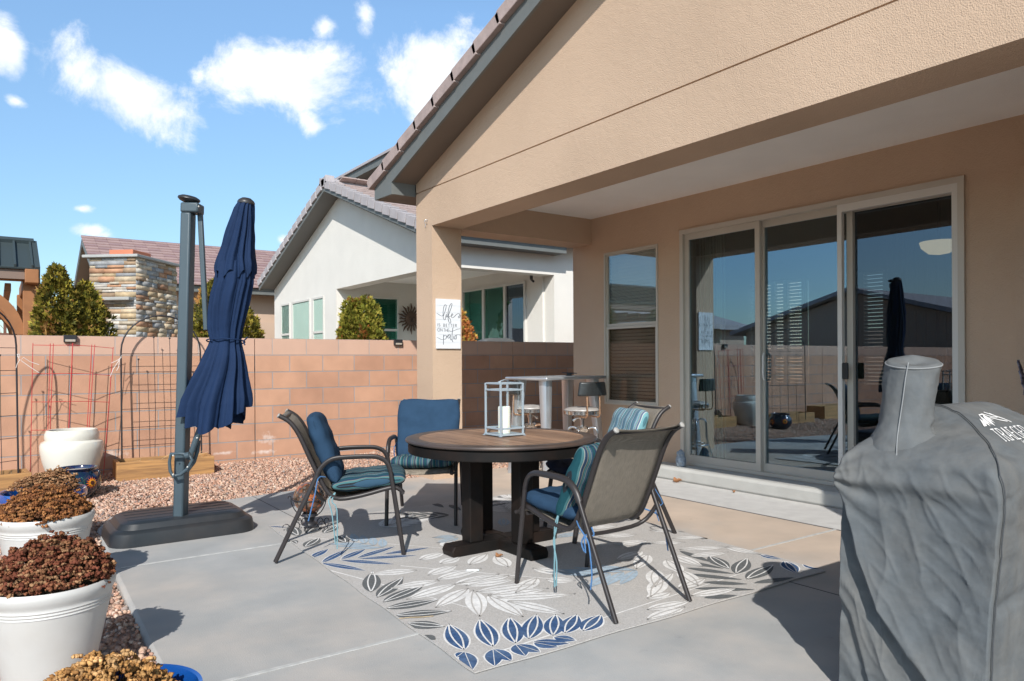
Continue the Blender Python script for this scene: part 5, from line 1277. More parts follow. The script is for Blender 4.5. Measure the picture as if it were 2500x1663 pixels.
def smoothpath(pts, k=4):
    out = []
    n = len(pts)
    for i in range(n - 1):
        p0, p1, p2, p3 = [Vector(pts[max(0, min(n - 1, j))]) for j in (i - 1, i, i + 1, i + 2)]
        for s_ in range(k):
            t = s_ / k; out.append(.5 * ((2 * p1) + (-p0 + p2) * t + (2 * p0 - 5 * p1 + 4 * p2 - p3) * t * t + (-p0 + 3 * p1 - 3 * p2 + p3) * t ** 3))
    out.append(Vector(pts[-1])); return out
RAIL = [(-.365, .885), (-.30, .845), (-.245, .765), (-.175, .605), (-.105, .455), (-.065, .395), (-.005, .362), (.13, .378), (.30, .418), (.355, .412), (.385, .385)]
CAPG = mat('cap_grey', (.34, .33, .31), .5)
def make_chair():
    t_ = thing('patio_chair', 'x', 'chair', group='sling patio chairs around the table')
    for s_ in (-1, 1):
        y = s_ * .255
        q = MB(); q.tube(smoothpath([(-.385, y, .0), (-.27, y, .24), (-.135, y, .52)], 3), .0125, 10, flat=1.25); q.build('leg', CHAIRF, t_, smooth=60)
        q = MB(); q.tube(smoothpath([(.385, y, 0), (.345, y, .28), (.305, y, .53)], 3), .0125, 10, flat=1.25); q.build('leg', CHAIRF, t_, smooth=60)
        q = MB(); q.tube(smoothpath([(.305, y, .53), (.285, y, .58), (.245, y, .61), (.18, y, .622), (.0, y, .62), (-.065, y, .603), (-.11, y, .565), (-.135, y, .52)], 4), .0128, 10, flat=1.4); q.build('armrest', CHAIRF, t_, smooth=60)
        q = MB(); q.tube(smoothpath([(x, s_ * .228, z) for x, z in RAIL], 3), .0145, 10); q.tube([(.385, s_ * .228, .388), (.383, s_ * .262, .388)], .010, 8); q.build('side_rail', CHAIRF, t_, smooth=60)
        for (x, z) in (RAIL[0], RAIL[-1]):
            q = MB(); q.lathe([(.0148, -.004), (.0148, .003), (.011, .006), (.001, .006)], 12, T=Matrix.Translation((x, s_ * .228, z)) @ Matrix.Rotation(R(-55 if x < 0 else 118), 4, 'Y'))
            q.build('end_cap', CAPG if x < 0 else CHAIRF, t_, smooth=50)
    for pts_, r_ in (([(-.338, -.22, .868), (-.338, .22, .868)], .009), (smoothpath([(-.165, -.250, .445), (-.125, -.22, .375), (-.10, -.13, .34), (-.10, .13, .34), (-.125, .22, .375), (-.165, .250, .445)], 3), .011), ([(.33, -.225, .385), (.33, .225, .385)], .011)):
        q = MB(); q.tube(pts_, r_, 8); q.build('crossbar', CHAIRF, t_, smooth=60)
    q = MB(); rp_ = smoothpath([(x, 0, z) for x, z in RAIL], 4)
    def fn(u, v):
        i = v * (len(rp_) - 1); a = rp_[int(i)]; b = rp_[min(int(i) + 1, len(rp_) - 1)]; p_ = a.lerp(b, i - int(i))
        return (p_.x, (u - .5) * .445, p_.z + .004 - .014 * (1 - (2 * u - 1) ** 2))
    q.grid(9, 60, fn); q.build('sling', SLM, t_, smooth=180, solid=.003, recalc=False)
    return t_
ch0 = make_chair()
CH = [((1.83, 4.50), -24.1, 'left sling chair with plain blue back cushion and teal striped seat, seen side on'),
      ((2.77, 5.07), -125.4, 'sling chair behind the table by the pillar with tall blue back cushion facing us'),
      ((3.557, 3.833), 164.4, 'sling chair at right of the table with pale teal striped back cushion and navy seat'),
      ((2.57, 2.84), 90.7, 'nearest sling chair seen from behind, its taupe mesh back toward us')]
chairs = []
for i, (c, a, lab) in enumerate(CH):
    o = ch0 if i == 0 else copy_tree(ch0)
    o.location = (c[0], c[1], .0105); o.rotation_euler = (0, 0, R(a)); o['label'] = lab; chairs.append(o)

def cushion(name, label, cat, W_, D_, T_, m, ci, off, tilt, puff=.12, seed=0, ties=(), group=None, yaw=0, twist=0):
    """W_ along local x, D_ along local y (across the chair), T_ thick; off = position in the chair's frame, tilt about the chair's y"""
    n = 26; q = MB()
    sp = lambda t: math.sin(math.pi / 2 * (2 * t - 1))
    def face(sg):
        def fn(u, v):
            a, b = sp(u), sp(v)
            e = ((1 - abs(a) ** 7) * (1 - abs(b) ** 7)) ** .42
            x = a * W_ / 2 * (1 - .05 * abs(b) ** 5) * (1 + .02 * math.sin(b * 4 + seed)); y = b * D_ / 2 * (1 - .05 * abs(a) ** 5) * (1 + .015 * math.sin(a * 5 + seed))
            wr = .006 * math.sin(a * 9 + b * 5 + seed) * math.sin(b * 7 - a * 3 + seed * 2) * e
            z = sg * (T_ / 2 * e * (1 - puff + puff * (1 - a * a) * (1 - b * b)) + wr)
            return (x, y, z)
        return fn
    q.grid(n, n, face(1)); k = len(q.v); q.grid(n, n, face(-1))
    o = q.build(name, m, smooth=180)
    bm = bmesh.new(); bm.from_mesh(o.data); bmesh.ops.remove_doubles(bm, verts=bm.verts, dist=.0004); bmesh.ops.recalc_face_normals(bm, faces=bm.faces); bm.to_mesh(o.data); bm.free()
    MC = chairs[ci].matrix_basis if False else (Matrix.Translation(chairs[ci].location) @ Matrix.Rotation(chairs[ci].rotation_euler.z, 4, 'Z'))
    o.matrix_world = MC @ Matrix.Translation(off) @ Matrix.Rotation(R(yaw), 4, 'Z') @ Matrix.Rotation(R(tilt), 4, 'Y') @ Matrix.Rotation(R(twist), 4, 'X')
    tag(o, label, cat, group)
    q = MB()
    e_ = [(math.copysign(1, math.cos(t)) * W_ / 2 * .97 * min(1, abs(math.cos(t)) * 1.35) , math.copysign(1, math.sin(t)) * D_ / 2 * .97 * min(1, abs(math.sin(t)) * 1.35), 0) for t in [i * 2 * math.pi / 48 for i in range(48)]]
    q.tube(e_, .004, 6, closed=True); q.build('piping', m, o, smooth=60)
    inv = o.matrix_world.inverted() @ MC
    for pts, tm in ties:
        q = MB(); q.tube([inv @ Vector(p_) for p_ in smoothpath(pts, 3)], .004, 5); q.build('tie', tm, o, smooth=60)
    return o
TIE_T = mat('tie_teal', (.16, .30, .34), .85); TIE_B = mat('tie_blue', (.06, .16, .34), .85)
GS, GB = 'seat cushions on the patio chairs', 'back cushions on the patio chairs'
cushion('seat_cushion', 'teal striped seat cushion on the left chair', 'cushion', .47, .47, .105, STRIPE_Y, 0, (.175, 0, .452), -4.5, seed=1, group=GS,
        ties=[([(-.03, -.225, .40), (-.05, -.25, .35), (-.02, -.262, .30), (-.02, -.262, .06)], TIE_T), ([(-.03, -.225, .40), (-.07, -.25, .36), (-.05, -.262, .28), (-.03, -.262, .09)], TIE_T)])
cushion('back_cushion', 'plain blue back cushion leaning on the left chair', 'cushion', .46, .45, .12, CUSH_B, 0, (-.098, 0, .665), 70, seed=2, group=GB,
        ties=[([(-.09, -.23, .50), (-.13, -.262, .50), (-.15, -.27, .40), (-.19, -.262, .24)], TIE_B)])
cushion('seat_cushion', 'teal striped seat cushion on the chair behind the table', 'cushion', .47, .47, .095, STRIPE_Y, 1, (.165, 0, .45), -4.5, seed=3, group=GS)
cushion('back_cushion', 'wide blue back cushion upright on the chair behind the table', 'cushion', .50, .50, .11, CUSH_B, 1, (-.115, 0, .665), 70, seed=4, group=GB,
        ties=[([(-.10, -.24, .58), (-.08, -.27, .52), (-.09, -.27, .45)], TIE_B)])
cushion('seat_cushion', 'dark navy seat cushion on the right hand chair', 'cushion', .47, .47, .10, CUSH_N, 2, (.165, 0, .45), -4.5, seed=5, group=GS,
        ties=[([(-.18, .24, .43), (-.22, .262, .33), (-.28, .27, .22), (-.22, .27, .20), (-.25, .27, .10)], TIE_B)])
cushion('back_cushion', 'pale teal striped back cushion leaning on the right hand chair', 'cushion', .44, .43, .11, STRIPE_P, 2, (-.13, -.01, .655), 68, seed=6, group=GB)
cushion('seat_cushion', 'plain blue seat cushion on the nearest chair', 'cushion', .47, .46, .10, CUSH_B, 3, (.165, 0, .45), -4.5, seed=7, group=GS,
        ties=[([(-.09, .235, .42), (-.14, .262, .40), (-.19, .272, .37), (-.22, .272, .33), (-.24, .272, .20), (-.23, .272, .12)], TIE_B), ([(-.19, .272, .37), (-.17, .275, .33), (-.20, .275, .29), (-.19, .272, .37), (-.22, .24, .37), (-.21, .245, .41)], TIE_B),
              ([(-.1, -.235, .42), (-.16, -.262, .40), (-.20, -.27, .35), (-.23, -.27, .22)], TIE_B), ([(-.2, -.27, .35), (-.17, -.28, .38), (-.21, -.28, .33)], TIE_B)])
cushion('back_cushion', 'teal striped back cushion slipping forward in the nearest chair', 'cushion', .43, .45, .12, STRIPE_Y, 3, (-.03, .02, .60), 62, seed=8, group=GB,
        ties=[([(.06, .225, .43), (.08, .235, .36), (.075, .24, .25), (.08, .24, .12), (.078, .24, .05)], TIE_T), ([(.06, .225, .43), (.065, .24, .34), (.085, .24, .28), (.06, .24, .18), (.065, .24, .06)], TIE_T)])

# ================================================================ BAR TABLE AND STOOLS
bt_ = thing('bar_table', 'tall rectangular galvanised metal bar table with splayed tapered legs', 'table', (4.65, 5.93, 0.001), math.atan2(.205, .979))
q = MB(); q.mm(0, 1.07, 0, .60, 1.013, 1.047); q.build('tabletop', TIN, bt_, bevel=.012, smooth=40)
for (x, y, sx, sy) in ((.10, .10, -1, -1), (.97, .10, 1, -1), (.10, .50, -1, 1), (.97, .50, 1, 1)):
    q = MB(); vs = []
    for z, w_, o_ in ((1.013, .050, 0), (.95, .049, .004), (.5, .038, .035), (0.0, .026, .075)):
        cx, cy = x + sx * (o_ - .02), y + sy * (o_ - .02)
        for (a, b) in ((-1, -1), (-.35, -1.15), (.35, -1.15), (1, -1), (1.15, -.35), (1.15, .35), (1, 1), (.35, 1.15), (-.35, 1.15), (-1, 1), (-1.15, .35), (-1.15, -.35)): vs.append((cx + a * w_, cy + b * w_ , z))
    fs = [(i * 12 + j, i * 12 + (j + 1) % 12, (i + 1) * 12 + (j + 1) % 12, (i + 1) * 12 + j) for i in range(3) for j in range(12)] + [tuple(range(12)), tuple(range(36, 48))]
    q.add(vs, fs); q.build('leg', TIN, bt_, smooth=35)
q = MB(); q.tube([(.10, .10, .30), (.97, .5, .30)], .009, 8); q.tube([(.97, .10, .31), (.10, .5, .31)], .009, 8); q.build('cross_brace', TIN, bt_, smooth=60)
tr = MB(); tr.lathe([(.001, .028), (.085, .030), (.09, .033), (.085, .026), (.03, .022), (.028, .006), (.045, 0), (.001, 0)], 28, cap=False)
to = tr.build('pedestal_dish', mat('dish_dark', (.06, .065, .07), .4), smooth=50); to.location = (5.36, 6.42, 1.049); to.rotation_euler = (0, R(4), 0); tag(to, 'small dark pedestal dish standing on the galvanised bar table', 'dish')
def stool(loc, rz, label, first=None):
    if first is None:
        t_ = thing('bar_stool', label, 'stool', loc, rz, group='chrome swivel bar stools')
        q = MB(); q.lathe([(.17, .655), (.194, .66), (.196, .695), (.190, .70)], 40, cap=False); q.lathe([(.17, .655), (.001, .65)], 40, cap=False); q.build('seat_band', CHROME, t_, smooth=40)
        q = MB(); q.lathe([(.190, .70), (.186, .712), (.14, .728), (.07, .736), (.001, .738)], 40, cap=False); q.build('seat', VINYL_G, t_, smooth=50)
        q = MB(); q.lathe([(.022, .40), (.022, .60), (.016, .60), (.016, .655)], 14); q.lathe([(.032, .60), (.032, .625)], 14); q.lathe([(.03, .46), (.065, .48), (.075, .505), (.06, .525), (.03, .535)], 20); q.tube([(0, 0, .62), (.06, .03, .61), (.10, .05, .585)], [.006, .006, .018], 8)
        q.build('hub', CHROME, t_, smooth=50)
        for k in range(4):
            a = R(45 + 90 * k); q = MB()
            q.tube(smoothpath([(r_ * math.cos(a), r_ * math.sin(a), z) for r_, z in ((.05, .50), (.10, .52), (.15, .50), (.165, .42), (.17, .30), (.215, .12), (.27, .01))], 3), .0125, 10)
            q.lathe([(.015, 0), (.015, .02), (.010, .025)], 10, (.27 * math.cos(a), .27 * math.sin(a), 0), mi=0)
            q.build('leg', CHROME if k != 3 else COPPER, t_, smooth=60)
        q = MB(); q.tube([(.185 * math.cos(t), .185 * math.sin(t), .22) for t in [i * 2 * math.pi / 40 for i in range(40)]], .010, 8, closed=True); q.build('footrest_ring', CHROME, t_, smooth=60)
        q = MB()
        for s_ in (-.075, .075): q.tube(smoothpath([(-.05, s_, .64), (-.16, s_, .635), (-.215, s_, .65), (-.225, s_, .72), (-.22, s_, .88)], 3), .0085, 8)
        q.build('back_strut', COPPER, t_, smooth=60)
        q = MB(); q.grid(14, 10, lambda u, v: (-.235 + .05 * (2 * u - 1) ** 2 - .0, (u - .5) * .34 * (1 - .14 * v), .855 + .145 * v)); 
        q.build('backrest', VINYL, t_, smooth=60, solid=.045, subd=1, bevel=0, recalc=False)
        return t_
s0 = stool((5.02, 5.80, .001), R(80), 'chrome swivel stool with black backrest turned toward us under the bar table')
s1 = copy_tree(s0); s1.location = (4.80, 6.42, .001); s1.rotation_euler = (0, 0, R(-15)); s1['label'] = 'chrome swivel stool half hidden behind the lantern and bar table leg'

# ================================================================ SMALL THINGS
gl = thing('mosaic_globe', 'brown mosaic glass globe lantern on a scrolled iron stand behind left chair', 'garden lantern', (1.86, 5.18, 0.001))
vs_, fs_ = ico(4)
def mosaic():
    m = bpy.data.materials.new('mosaic_glass'); m.use_nodes = True; t = m.node_tree; p = P(m); p.inputs['Roughness'].default_value = .12; p.inputs['Coat Weight'].default_value = .6
    c = N(t, 'ShaderNodeTexCoord'); v = N(t, 'ShaderNodeTexVoronoi'); v.inputs['Scale'].default_value = 45; lk(t, c.outputs['Object'], v.inputs['Vector'])
    r = N(t, 'ShaderNodeValToRGB'); e = r.color_ramp.elements; e[0].color = (.03, .025, .02, 1); e[1].color = (.20, .17, .14, 1); k = e.new(.45); k.color = (.11, .06, .035, 1); k = e.new(.8); k.color = (.42, .11, .03, 1); k = e.new(.85); k.color = (.10, .09, .08, 1)
    s = N(t, 'ShaderNodeSeparateColor'); lk(t, v.outputs['Color'], s.inputs[0]); lk(t, s.outputs[0], r.inputs[0]); lk(t, r.outputs[0], p.inputs['Base Color'])
    v2 = N(t, 'ShaderNodeTexVoronoi', feature='DISTANCE_TO_EDGE'); v2.inputs['Scale'].default_value = 45; lk(t, c.outputs['Object'], v2.inputs['Vector'])
    b = N(t, 'ShaderNodeBump'); b.inputs['Distance'].default_value = .006; lk(t, M(t, 'MINIMUM', v2.outputs['Distance'], .12), b.inputs['Height']); lk(t, b.outputs[0], p.inputs['Normal']); return m
q = MB(); q.add([tuple(Vector(v) * .113 + Vector((0, 0, .232))) for v in vs_], [tuple(int(i) for i in f) for f in fs_]); q.build('globe', mosaic(), gl, smooth=180)
q = MB(); q.lathe([(.06, .10), (.05, .12), (.03, .06), (.055, .045), (.055, .035), (.03, .03)], 20, cap=False)
q.tube([(.122 * math.cos(t), .122 * math.sin(t), .225) for t in [i * math.pi / 12 for i in range(24)]], .004, 6, closed=True)
for k in range(5):
    a = k * 2 * math.pi / 5 + .4; ca, sa = math.cos(a), math.sin(a)
    q.tube(smoothpath([(r_ * ca, r_ * sa, z) for r_, z in ((.03, .09), (.09, .13), (.128, .20), (.13, .245), (.145, .25), (.15, .235))], 3), .004, 5)
    for cx, rr in ((.10, .03), (.165, .024)):
        q.tube([((cx + rr * math.cos(t)) * ca, (cx + rr * math.cos(t)) * sa, .004 + rr + rr * math.sin(t)) for t in [i * math.pi / 8 for i in range(15)]], .0035, 5)
q.build('iron_stand', BLACKM, gl, smooth=60)

# sign on the pillar
sg = thing('patio_sign', 'white shiplap sign with script lettering hung on the stucco pillar', 'sign', (3.85, 6.57, 1.61))
q = MB(); n6 = 7
hh = [1.352, 1.418, 1.500, 1.572, 1.652, 1.727, 1.800, 1.869]
for i in range(7): q.mm(-.145, .145, -.010, .008, hh[i] - 1.61 + .0012, hh[i + 1] - 1.61 - .0012)
q.mm(-.143, .143, -.007, .007, 1.353 - 1.61, 1.868 - 1.61)
q.build('board', SIGNW, sg)
def ribbon(mb, pts, w, f, mi=0):
    pts = [Vector(p_[:2]) for p_ in pts]; n = len(pts); L_, R_ = [], []
    for i in range(n):
        d_ = pts[min(i + 1, n - 1)] - pts[max(i - 1, 0)]
        if d_.length < 1e-9: d_ = Vector((1, 0))
        d_.normalize(); nn_ = Vector((-d_.y, d_.x)); ww = w[i] if isinstance(w, list) else w
        L_.append(pts[i] + nn_ * ww / 2); R_.append(pts[i] - nn_ * ww / 2)
    mb.add([f(*p_) for p_ in L_] + [f(*p_) for p_ in R_], [(i, i + 1, n + i + 1, n + i) for i in range(n - 1)], mi)
S2 = lambda x, y: (x, -y)
sgn_i = [0]
def sgf(x, y):
    return (3.705 + (x - 138) / 577 * .29 - 3.85, -.0105 - .00002 * sgn_i[0], 1.869 + (-y * -1 * -1 - 185 * 0) * 0 - (y - 185) / 1200 * .517 - 1.61)
q = MB()
SCR = [[(145, 545), (180, 560), (220, 585), (262, 600), (292, 585)],
 [(292, 590), (298, 640), (315, 680), (335, 692), (350, 665), (362, 600), (372, 550)],
 [(292, 600), (296, 500), (305, 410), (325, 345), (352, 322), (368, 345), (362, 410), (342, 480), (318, 545), (300, 600)],
 [(372, 550), (370, 610), (388, 622), (405, 580), (412, 540)], [(378, 512), (378, 520)],
 [(402, 610), (412, 520), (430, 420), (460, 330), (490, 288), (508, 300), (502, 350), (475, 430), (440, 520), (420, 590), (413, 650), (425, 715), (448, 765), (470, 765), (476, 725), (462, 670), (435, 635), (415, 628), (450, 605), (490, 590)],
 [(490, 590), (515, 575), (528, 550), (515, 535), (498, 550), (492, 590), (505, 630), (530, 632), (570, 600), (610, 555), (655, 527), (690, 540), (703, 580), (695, 620), (672, 635), (658, 615), (672, 590), (712, 575)],
 [(145, 1120), (190, 1135), (240, 1162), (292, 1165), (312, 1150)], [(303, 1050), (300, 1160), (296, 1288)],
 [(303, 1100), (325, 1068), (355, 1062), (372, 1090), (362, 1135), (335, 1160), (312, 1152)],
 [(372, 1110), (395, 1085), (420, 1052), (452, 1045), (465, 1060)], [(465, 1045), (440, 1048), (412, 1075), (405, 1115), (425, 1135), (452, 1100), (466, 1050), (460, 1110), (470, 1165), (490, 1172), (505, 1140)],
 [(527, 870), (515, 960), (505, 1060), (505, 1150), (515, 1205), (526, 1224)], [(440, 948), (465, 965), (505, 965), (560, 942), (630, 912), (705, 895)],
 [(548, 1080), (540, 1120), (548, 1150), (570, 1140)], [(550, 1058), (551, 1064)],
 [(608, 1055), (582, 1070), (570, 1110), (580, 1150), (600, 1150), (612, 1110), (606, 1060), (640, 1042), (680, 1045), (710, 1055)]]
for s_ in SCR:
    sgn_i[0] += 1; pp = smoothpath([(a, b, 0) for a, b in s_], 4) if len(s_) > 2 else [Vector((a, b, 0)) for a, b in s_]
    n = len(pp); wid = []
    for i in range(n):
        d_ = pp[min(i + 1, n - 1)] - pp[max(i - 1, 0)]; wid.append(7 + 7 * abs(d_.y) / (d_.length + 1e-6))
    ribbon(q, pp, wid, sgf)
def arc(cx, cy, rx, ry, a0, a1, n=10): return [(cx + rx * math.cos(R(a0 + (a1 - a0) * i / n)), cy + ry * math.sin(R(a0 + (a1 - a0) * i / n))) for i in range(n + 1)]
GL = {'I': (.12, [[(.06, 0), (.06, 1)]]), 'S': (.55, [arc(.27, .74, .22, .24, 40, 270) + arc(.27, .26, .24, .26, 90, -150)]),
 'B': (.6, [[(.05, 0), (.05, 1)], [(.05, 1), (.3, 1)] + arc(.3, .77, .2, .23, 90, -90) + [(.05, .54)], [(.3, .54)] + arc(.3, .27, .24, .27, 90, -90) + [(.05, 0)]]),
 'E': (.5, [[(.05, 0), (.05, 1)], [(.05, 1), (.45, 1)], [(.05, .52), (.4, .52)], [(.05, 0), (.45, 0)]]), 'T': (.55, [[(.275, 0), (.275, 1)], [(0, 1), (.55, 1)]]),
 'R': (.6, [[(.05, 0), (.05, 1)], [(.05, 1), (.3, 1)] + arc(.3, .75, .22, .25, 90, -90) + [(.05, .5)], [(.28, .5), (.55, 0)]]),
 'O': (.75, [arc(.37, .5, .35, .5, 0, 360, 20)]), 'N': (.65, [[(.05, 0), (.05, 1)], [(.05, 1), (.6, 0)], [(.6, 0), (.6, 1)]]),
 'H': (.6, [[(.05, 0), (.05, 1)], [(.55, 0), (.55, 1)], [(.05, .5), (.55, .5)]]), 'W': (.9, [[(0, 1), (.22, 0)], [(.22, 0), (.45, .9)], [(.45, .9), (.67, 0)], [(.67, 0), (.9, 1)]]),
 'D': (.65, [[(.05, 0), (.05, 1)], [(.05, 1), (.22, 1)] + arc(.22, .5, .38, .5, 90, -90, 14) + [(.05, 0)]]), 'F': (.48, [[(.05, 0), (.05, 1)], [(.05, 1), (.45, 1)], [(.05, .52), (.4, .52)]]),
 'A': (.68, [[(0, 0), (.34, 1)], [(.34, 1), (.68, 0)], [(.12, .33), (.56, .33)]]), 'G': (.7, [arc(.36, .5, .34, .5, 50, 320, 18) + [(.62, .45)], [(.62, .45), (.38, .45)]]), 'L': (.45, [[(.05, 1), (.05, 0)], [(.05, 0), (.42, 0)]])}
def text(mb, s_, x, y, h, sp, w, f, serif=0, stretch=1.0):
    for ch in s_:
        if ch == ' ': x += h * .45; continue
        wd, st_ = GL[ch]
        for k in st_:
            sgn_i[0] += 1
            ribbon(mb, [(x + a * h * stretch, y + b * h) for a, b in k], w, f)
            if serif and len(k) == 2 and abs(k[0][0] - k[1][0]) < .4:
                for e in (k[0], k[1]):
                    sgn_i[0] += 1
                    if e[1] in (0, 1): ribbon(mb, [(x + (e[0] - serif) * h * stretch, y + e[1] * h), (x + (e[0] + serif) * h * stretch, y + e[1] * h)], w * .8, f)
        x += wd * h * stretch + sp
    return x
fl = lambda x, y: sgf(x, -y)
text(q, 'IS', 162, -848, 66, 18, 9, fl); text(q, 'BETTER', 298, -856, 68, 20, 9, fl); text(q, 'ON', 160, -972, 76, 10, 8, fl); text(q, 'THE', 300, -976, 74, 8, 8, fl)
q.build('lettering', SIGNT, sg, recalc=False)
hk = thing('wall_hook', 'small metal hook on the stucco face above the sign pillar', 'hook', (3.668, 6.664, 2.66))
q = MB(); q.tube([(0, 0, .03), (-.02, 0, .035), (-.035, .01, .02), (-.03, .015, 0), (-.02, .012, -.02), (-.03, .01, -.045)], .003, 6); q.tube([(-.02, -.02, .01), (-.02, .02, .02)], .003, 6); q.build('wire', TIN, hk, smooth=60)

gn = thing('garden_figurine', 'little blue grey stone bird like figurine on the step by the slider', 'figurine', (5.70, 5.06, .136))
q = MB(); q.lathe([(.001, 0), (.045, .002), (.052, .03), (.053, .065), (.045, .10), (.036, .125), (.030, .145), (.016, .165), (.001, .172)], 24, cap=False)
for a in (R(170), R(-120)): q.lathe([(.001, .07), (.016, .06), (.02, .03), (.012, .005), (.001, 0)], 10, (.045 * math.cos(a + .3), .045 * math.sin(a + .3), 0))
for k in range(7):
    a = R(-220 + k * 25); q.lathe([(.001, .032), (.008, .02), (.010, .0)], 8, (.034 * math.cos(a), .034 * math.sin(a), .122))
q.build('body', GNOME, gn, smooth=60)
q = MB()
for s_ in (-.014, .014):
    T = Matrix.Rotation(R(-145), 4, 'Z'); q.lathe([(.001, .012), (.011, .006), (.012, 0), (.011, -.006), (.001, -.012)], 10, T=T @ Matrix.Translation((.040, s_, .118)))
q.lathe([(.001, .0), (.03, .01), (.036, .04), (.025, .075), (.001, .09)], 14, T=Matrix.Rotation(R(-145), 4, 'Z') @ Matrix.Translation((.026, 0, .015)))
q.build('face', mat('stone_pale', (.36, .42, .48), .7, var=.2, vscale=60), gn, smooth=60)
def dry_leaf(loc, rz, s_, label):
    q = MB(); rg2 = random.Random(int(loc[0] * 1000))
    q.grid(7, 7, lambda u, v: ((u - .5) * s_ * math.sin(math.pi * (.1 + .8 * v)), (v - .5) * s_ * 1.5, s_ * (.25 + .5 * (2 * u - 1) ** 2 * .8 + .25 * math.sin(v * 5 + u * 3))))
    o = q.build('dry_leaf', DRYLEAF, smooth=180, solid=.0008, recalc=False); o.location = loc; o.rotation_euler = (.1, 0, rz); tag(o, label, 'leaf', 'fallen dry leaves')
dry_leaf((5.50, 4.93, .006), .6, .055, 'larger curled orange brown leaf lying against the concrete step')
dry_leaf((5.50, 4.25, .006), 1.9, .032, 'small brown curled leaf lying against the concrete step')
dry_leaf((2.52, 3.70, .012), 1.0, .03, 'dry leaf crumbs caught by the foot of the round table')
ck = MB(); ck.tube([(-.035, 0, .004), (.035, 0, .004)], .004, 8); o = ck.build('chalk_stick', mat('chalk', (.72, .82, .82), .8), smooth=60); o.location = (2.235, 3.55, .0125); o.rotation_euler = (0, 0, R(-38)); tag(o, 'thin pale chalk stick lying on the rug in front of the table', 'stick')
tw = MB(); tw.tube([(-.07, 0, .003), (-.02, .004, .004), (.03, -.003, .004), (.09, .003, .003)], .0016, 5); o = tw.build('dry_twig', mat('twig', (.45, .34, .20), .9), smooth=60); o.location = (1.60, 3.06, .0125); o.rotation_euler = (0, 0, R(-25)); tag(o, 'thin straw coloured twig lying across the left edge of the rug', 'twig')

# ================================================================ COVERED GRILL
gr = thing('covered_smoker', 'big grey canvas covered barrel smoker with upright chimney sleeve at right', 'covered grill', (2.55, .98, 0))
GO = Vector((2.55, .98, 0))
PR = [(.990, .02), (.992, .20), (.985, .40), (.968, .60), (.955, .78), (.975, .87), (1.04, .925), (1.13, .965), (1.22, 1.005), (1.31, 1.038), (1.38, 1.03), (1.435, .955), (1.47, .86), (1.487, .76), (1.492, .60), (1.49, .40), (1.495, .2), (1.50, .02)]
PRS = smoothpath([(a, b, 0) for a, b in PR], 8)
def prof(v):
    i = v * (len(PRS) - 1); a = PRS[int(i)]; b = PRS[min(int(i) + 1, len(PRS) - 1)]; return a.lerp(b, i - int(i))
from mathutils import noise as mn
sst = lambda a, b, x: (lambda t: t * t * (3 - 2 * t))(max(0, min(1, (x - a) / (b - a))))
FOLD = [Vector(p_) for p_ in ((1.54, .84), (1.458, .694), (1.418, .52), (1.339, .339), (1.238, .207), (1.172, .147), (1.05, .04), (.95, -.05))]
FOLD2 = [Vector(p_) for p_ in ((1.56, .36), (1.50, .35), (1.455, .29), (1.42, .18), (1.38, .05))]
def sdist(line, p_):
    best = 9; sg_ = 1
    for a, b in zip(line, line[1:]):
        d_ = b - a; t = max(0, min(1, (p_ - a).dot(d_) / d_.length_squared)); c = a + d_ * t; L_ = (p_ - c).length
        if L_ < best: best = L_; sg_ = 1 if (d_.x * (p_.y - a.y) - d_.y * (p_.x - a.x)) < 0 else -1
    return best * sg_
def capx(Y, z):
    p_ = Vector((Y, z)); x = 2.53 + .42 * sst(.85, 1.06, z)
    d = sdist(FOLD, p_)       # >0 : upper, near side
    s1_ = 1
    if d > 0: x -= .050 * math.exp(-d / .10) * sst(-.006, .022, d)
    else: x += .030 * math.exp(d / .035) * sst(-.004, .022, -d)
    d2 = sdist(FOLD2, p_)
    if z < .45:
        if d2 > 0: x -= .022 * math.exp(-d2 / .05) * sst(0, .02, d2) * sst(.45, .38, z)
        else: x += .015 * math.exp(d2 / .02) * sst(0, .02, -d2) * sst(.45, .38, z)
    x -= .022 * math.exp(-((z - .80 - .05 * (Y - 1.25)) / .035) ** 2) * sst(1.0, 1.1, Y)
    # tension creases fanning out of the far shoulder and the sleeve
    a = math.atan2(z - .80, 1.53 - Y); r_ = math.hypot(z - .8, 1.53 - Y)
    x += .006 * math.sin(a * 14) * math.exp(-((r_ - .12) / .12) ** 2)
    x += .007 * mn.noise(Vector((Y * 5, z * 2.6, 3))) + .004 * mn.noise(Vector((Y * 12 + z * 6, z * 9, 7)))
    for fr_, am_, o_ in ((3.2, .007, 1.0), (6.5, .006, 5.0), (12, .004, 9.0)):
        q1_ = (Y - z * .55) * fr_; q2_ = (z + Y * .45) * fr_ * .45
        rd_ = 1 - abs(mn.noise(Vector((q1_, q2_, o_)))) * 2.2
        x -= am_ * max(0, rd_) ** 4 * sst(1.02, .9, z)
    # puckers along the near seam
    for zz in (.42, .60, .20, .79): x += .006 * math.exp(-((z - zz - (Y - .97) * .12) / .012) ** 2) * math.exp(-(Y - .96) / .09)
    return x
q = MB(); nv = 220; nr = 110
vs = []
C0 = (1.24, .0)
for i in range(nr + 1):
    s_ = i / nr; s_ = s_ ** .8
    for j in range(nv):
        p_ = prof(j / (nv - 1)); Y = C0[0] + (p_.x - C0[0]) * s_; z = C0[1] + .0 + (p_.y - C0[1]) * s_
        rd = .022 * max(0, (s_ - .965) / .035) ** 2
        vs.append((capx(Y, z) + rd, Y, max(z, .012)))
body = []
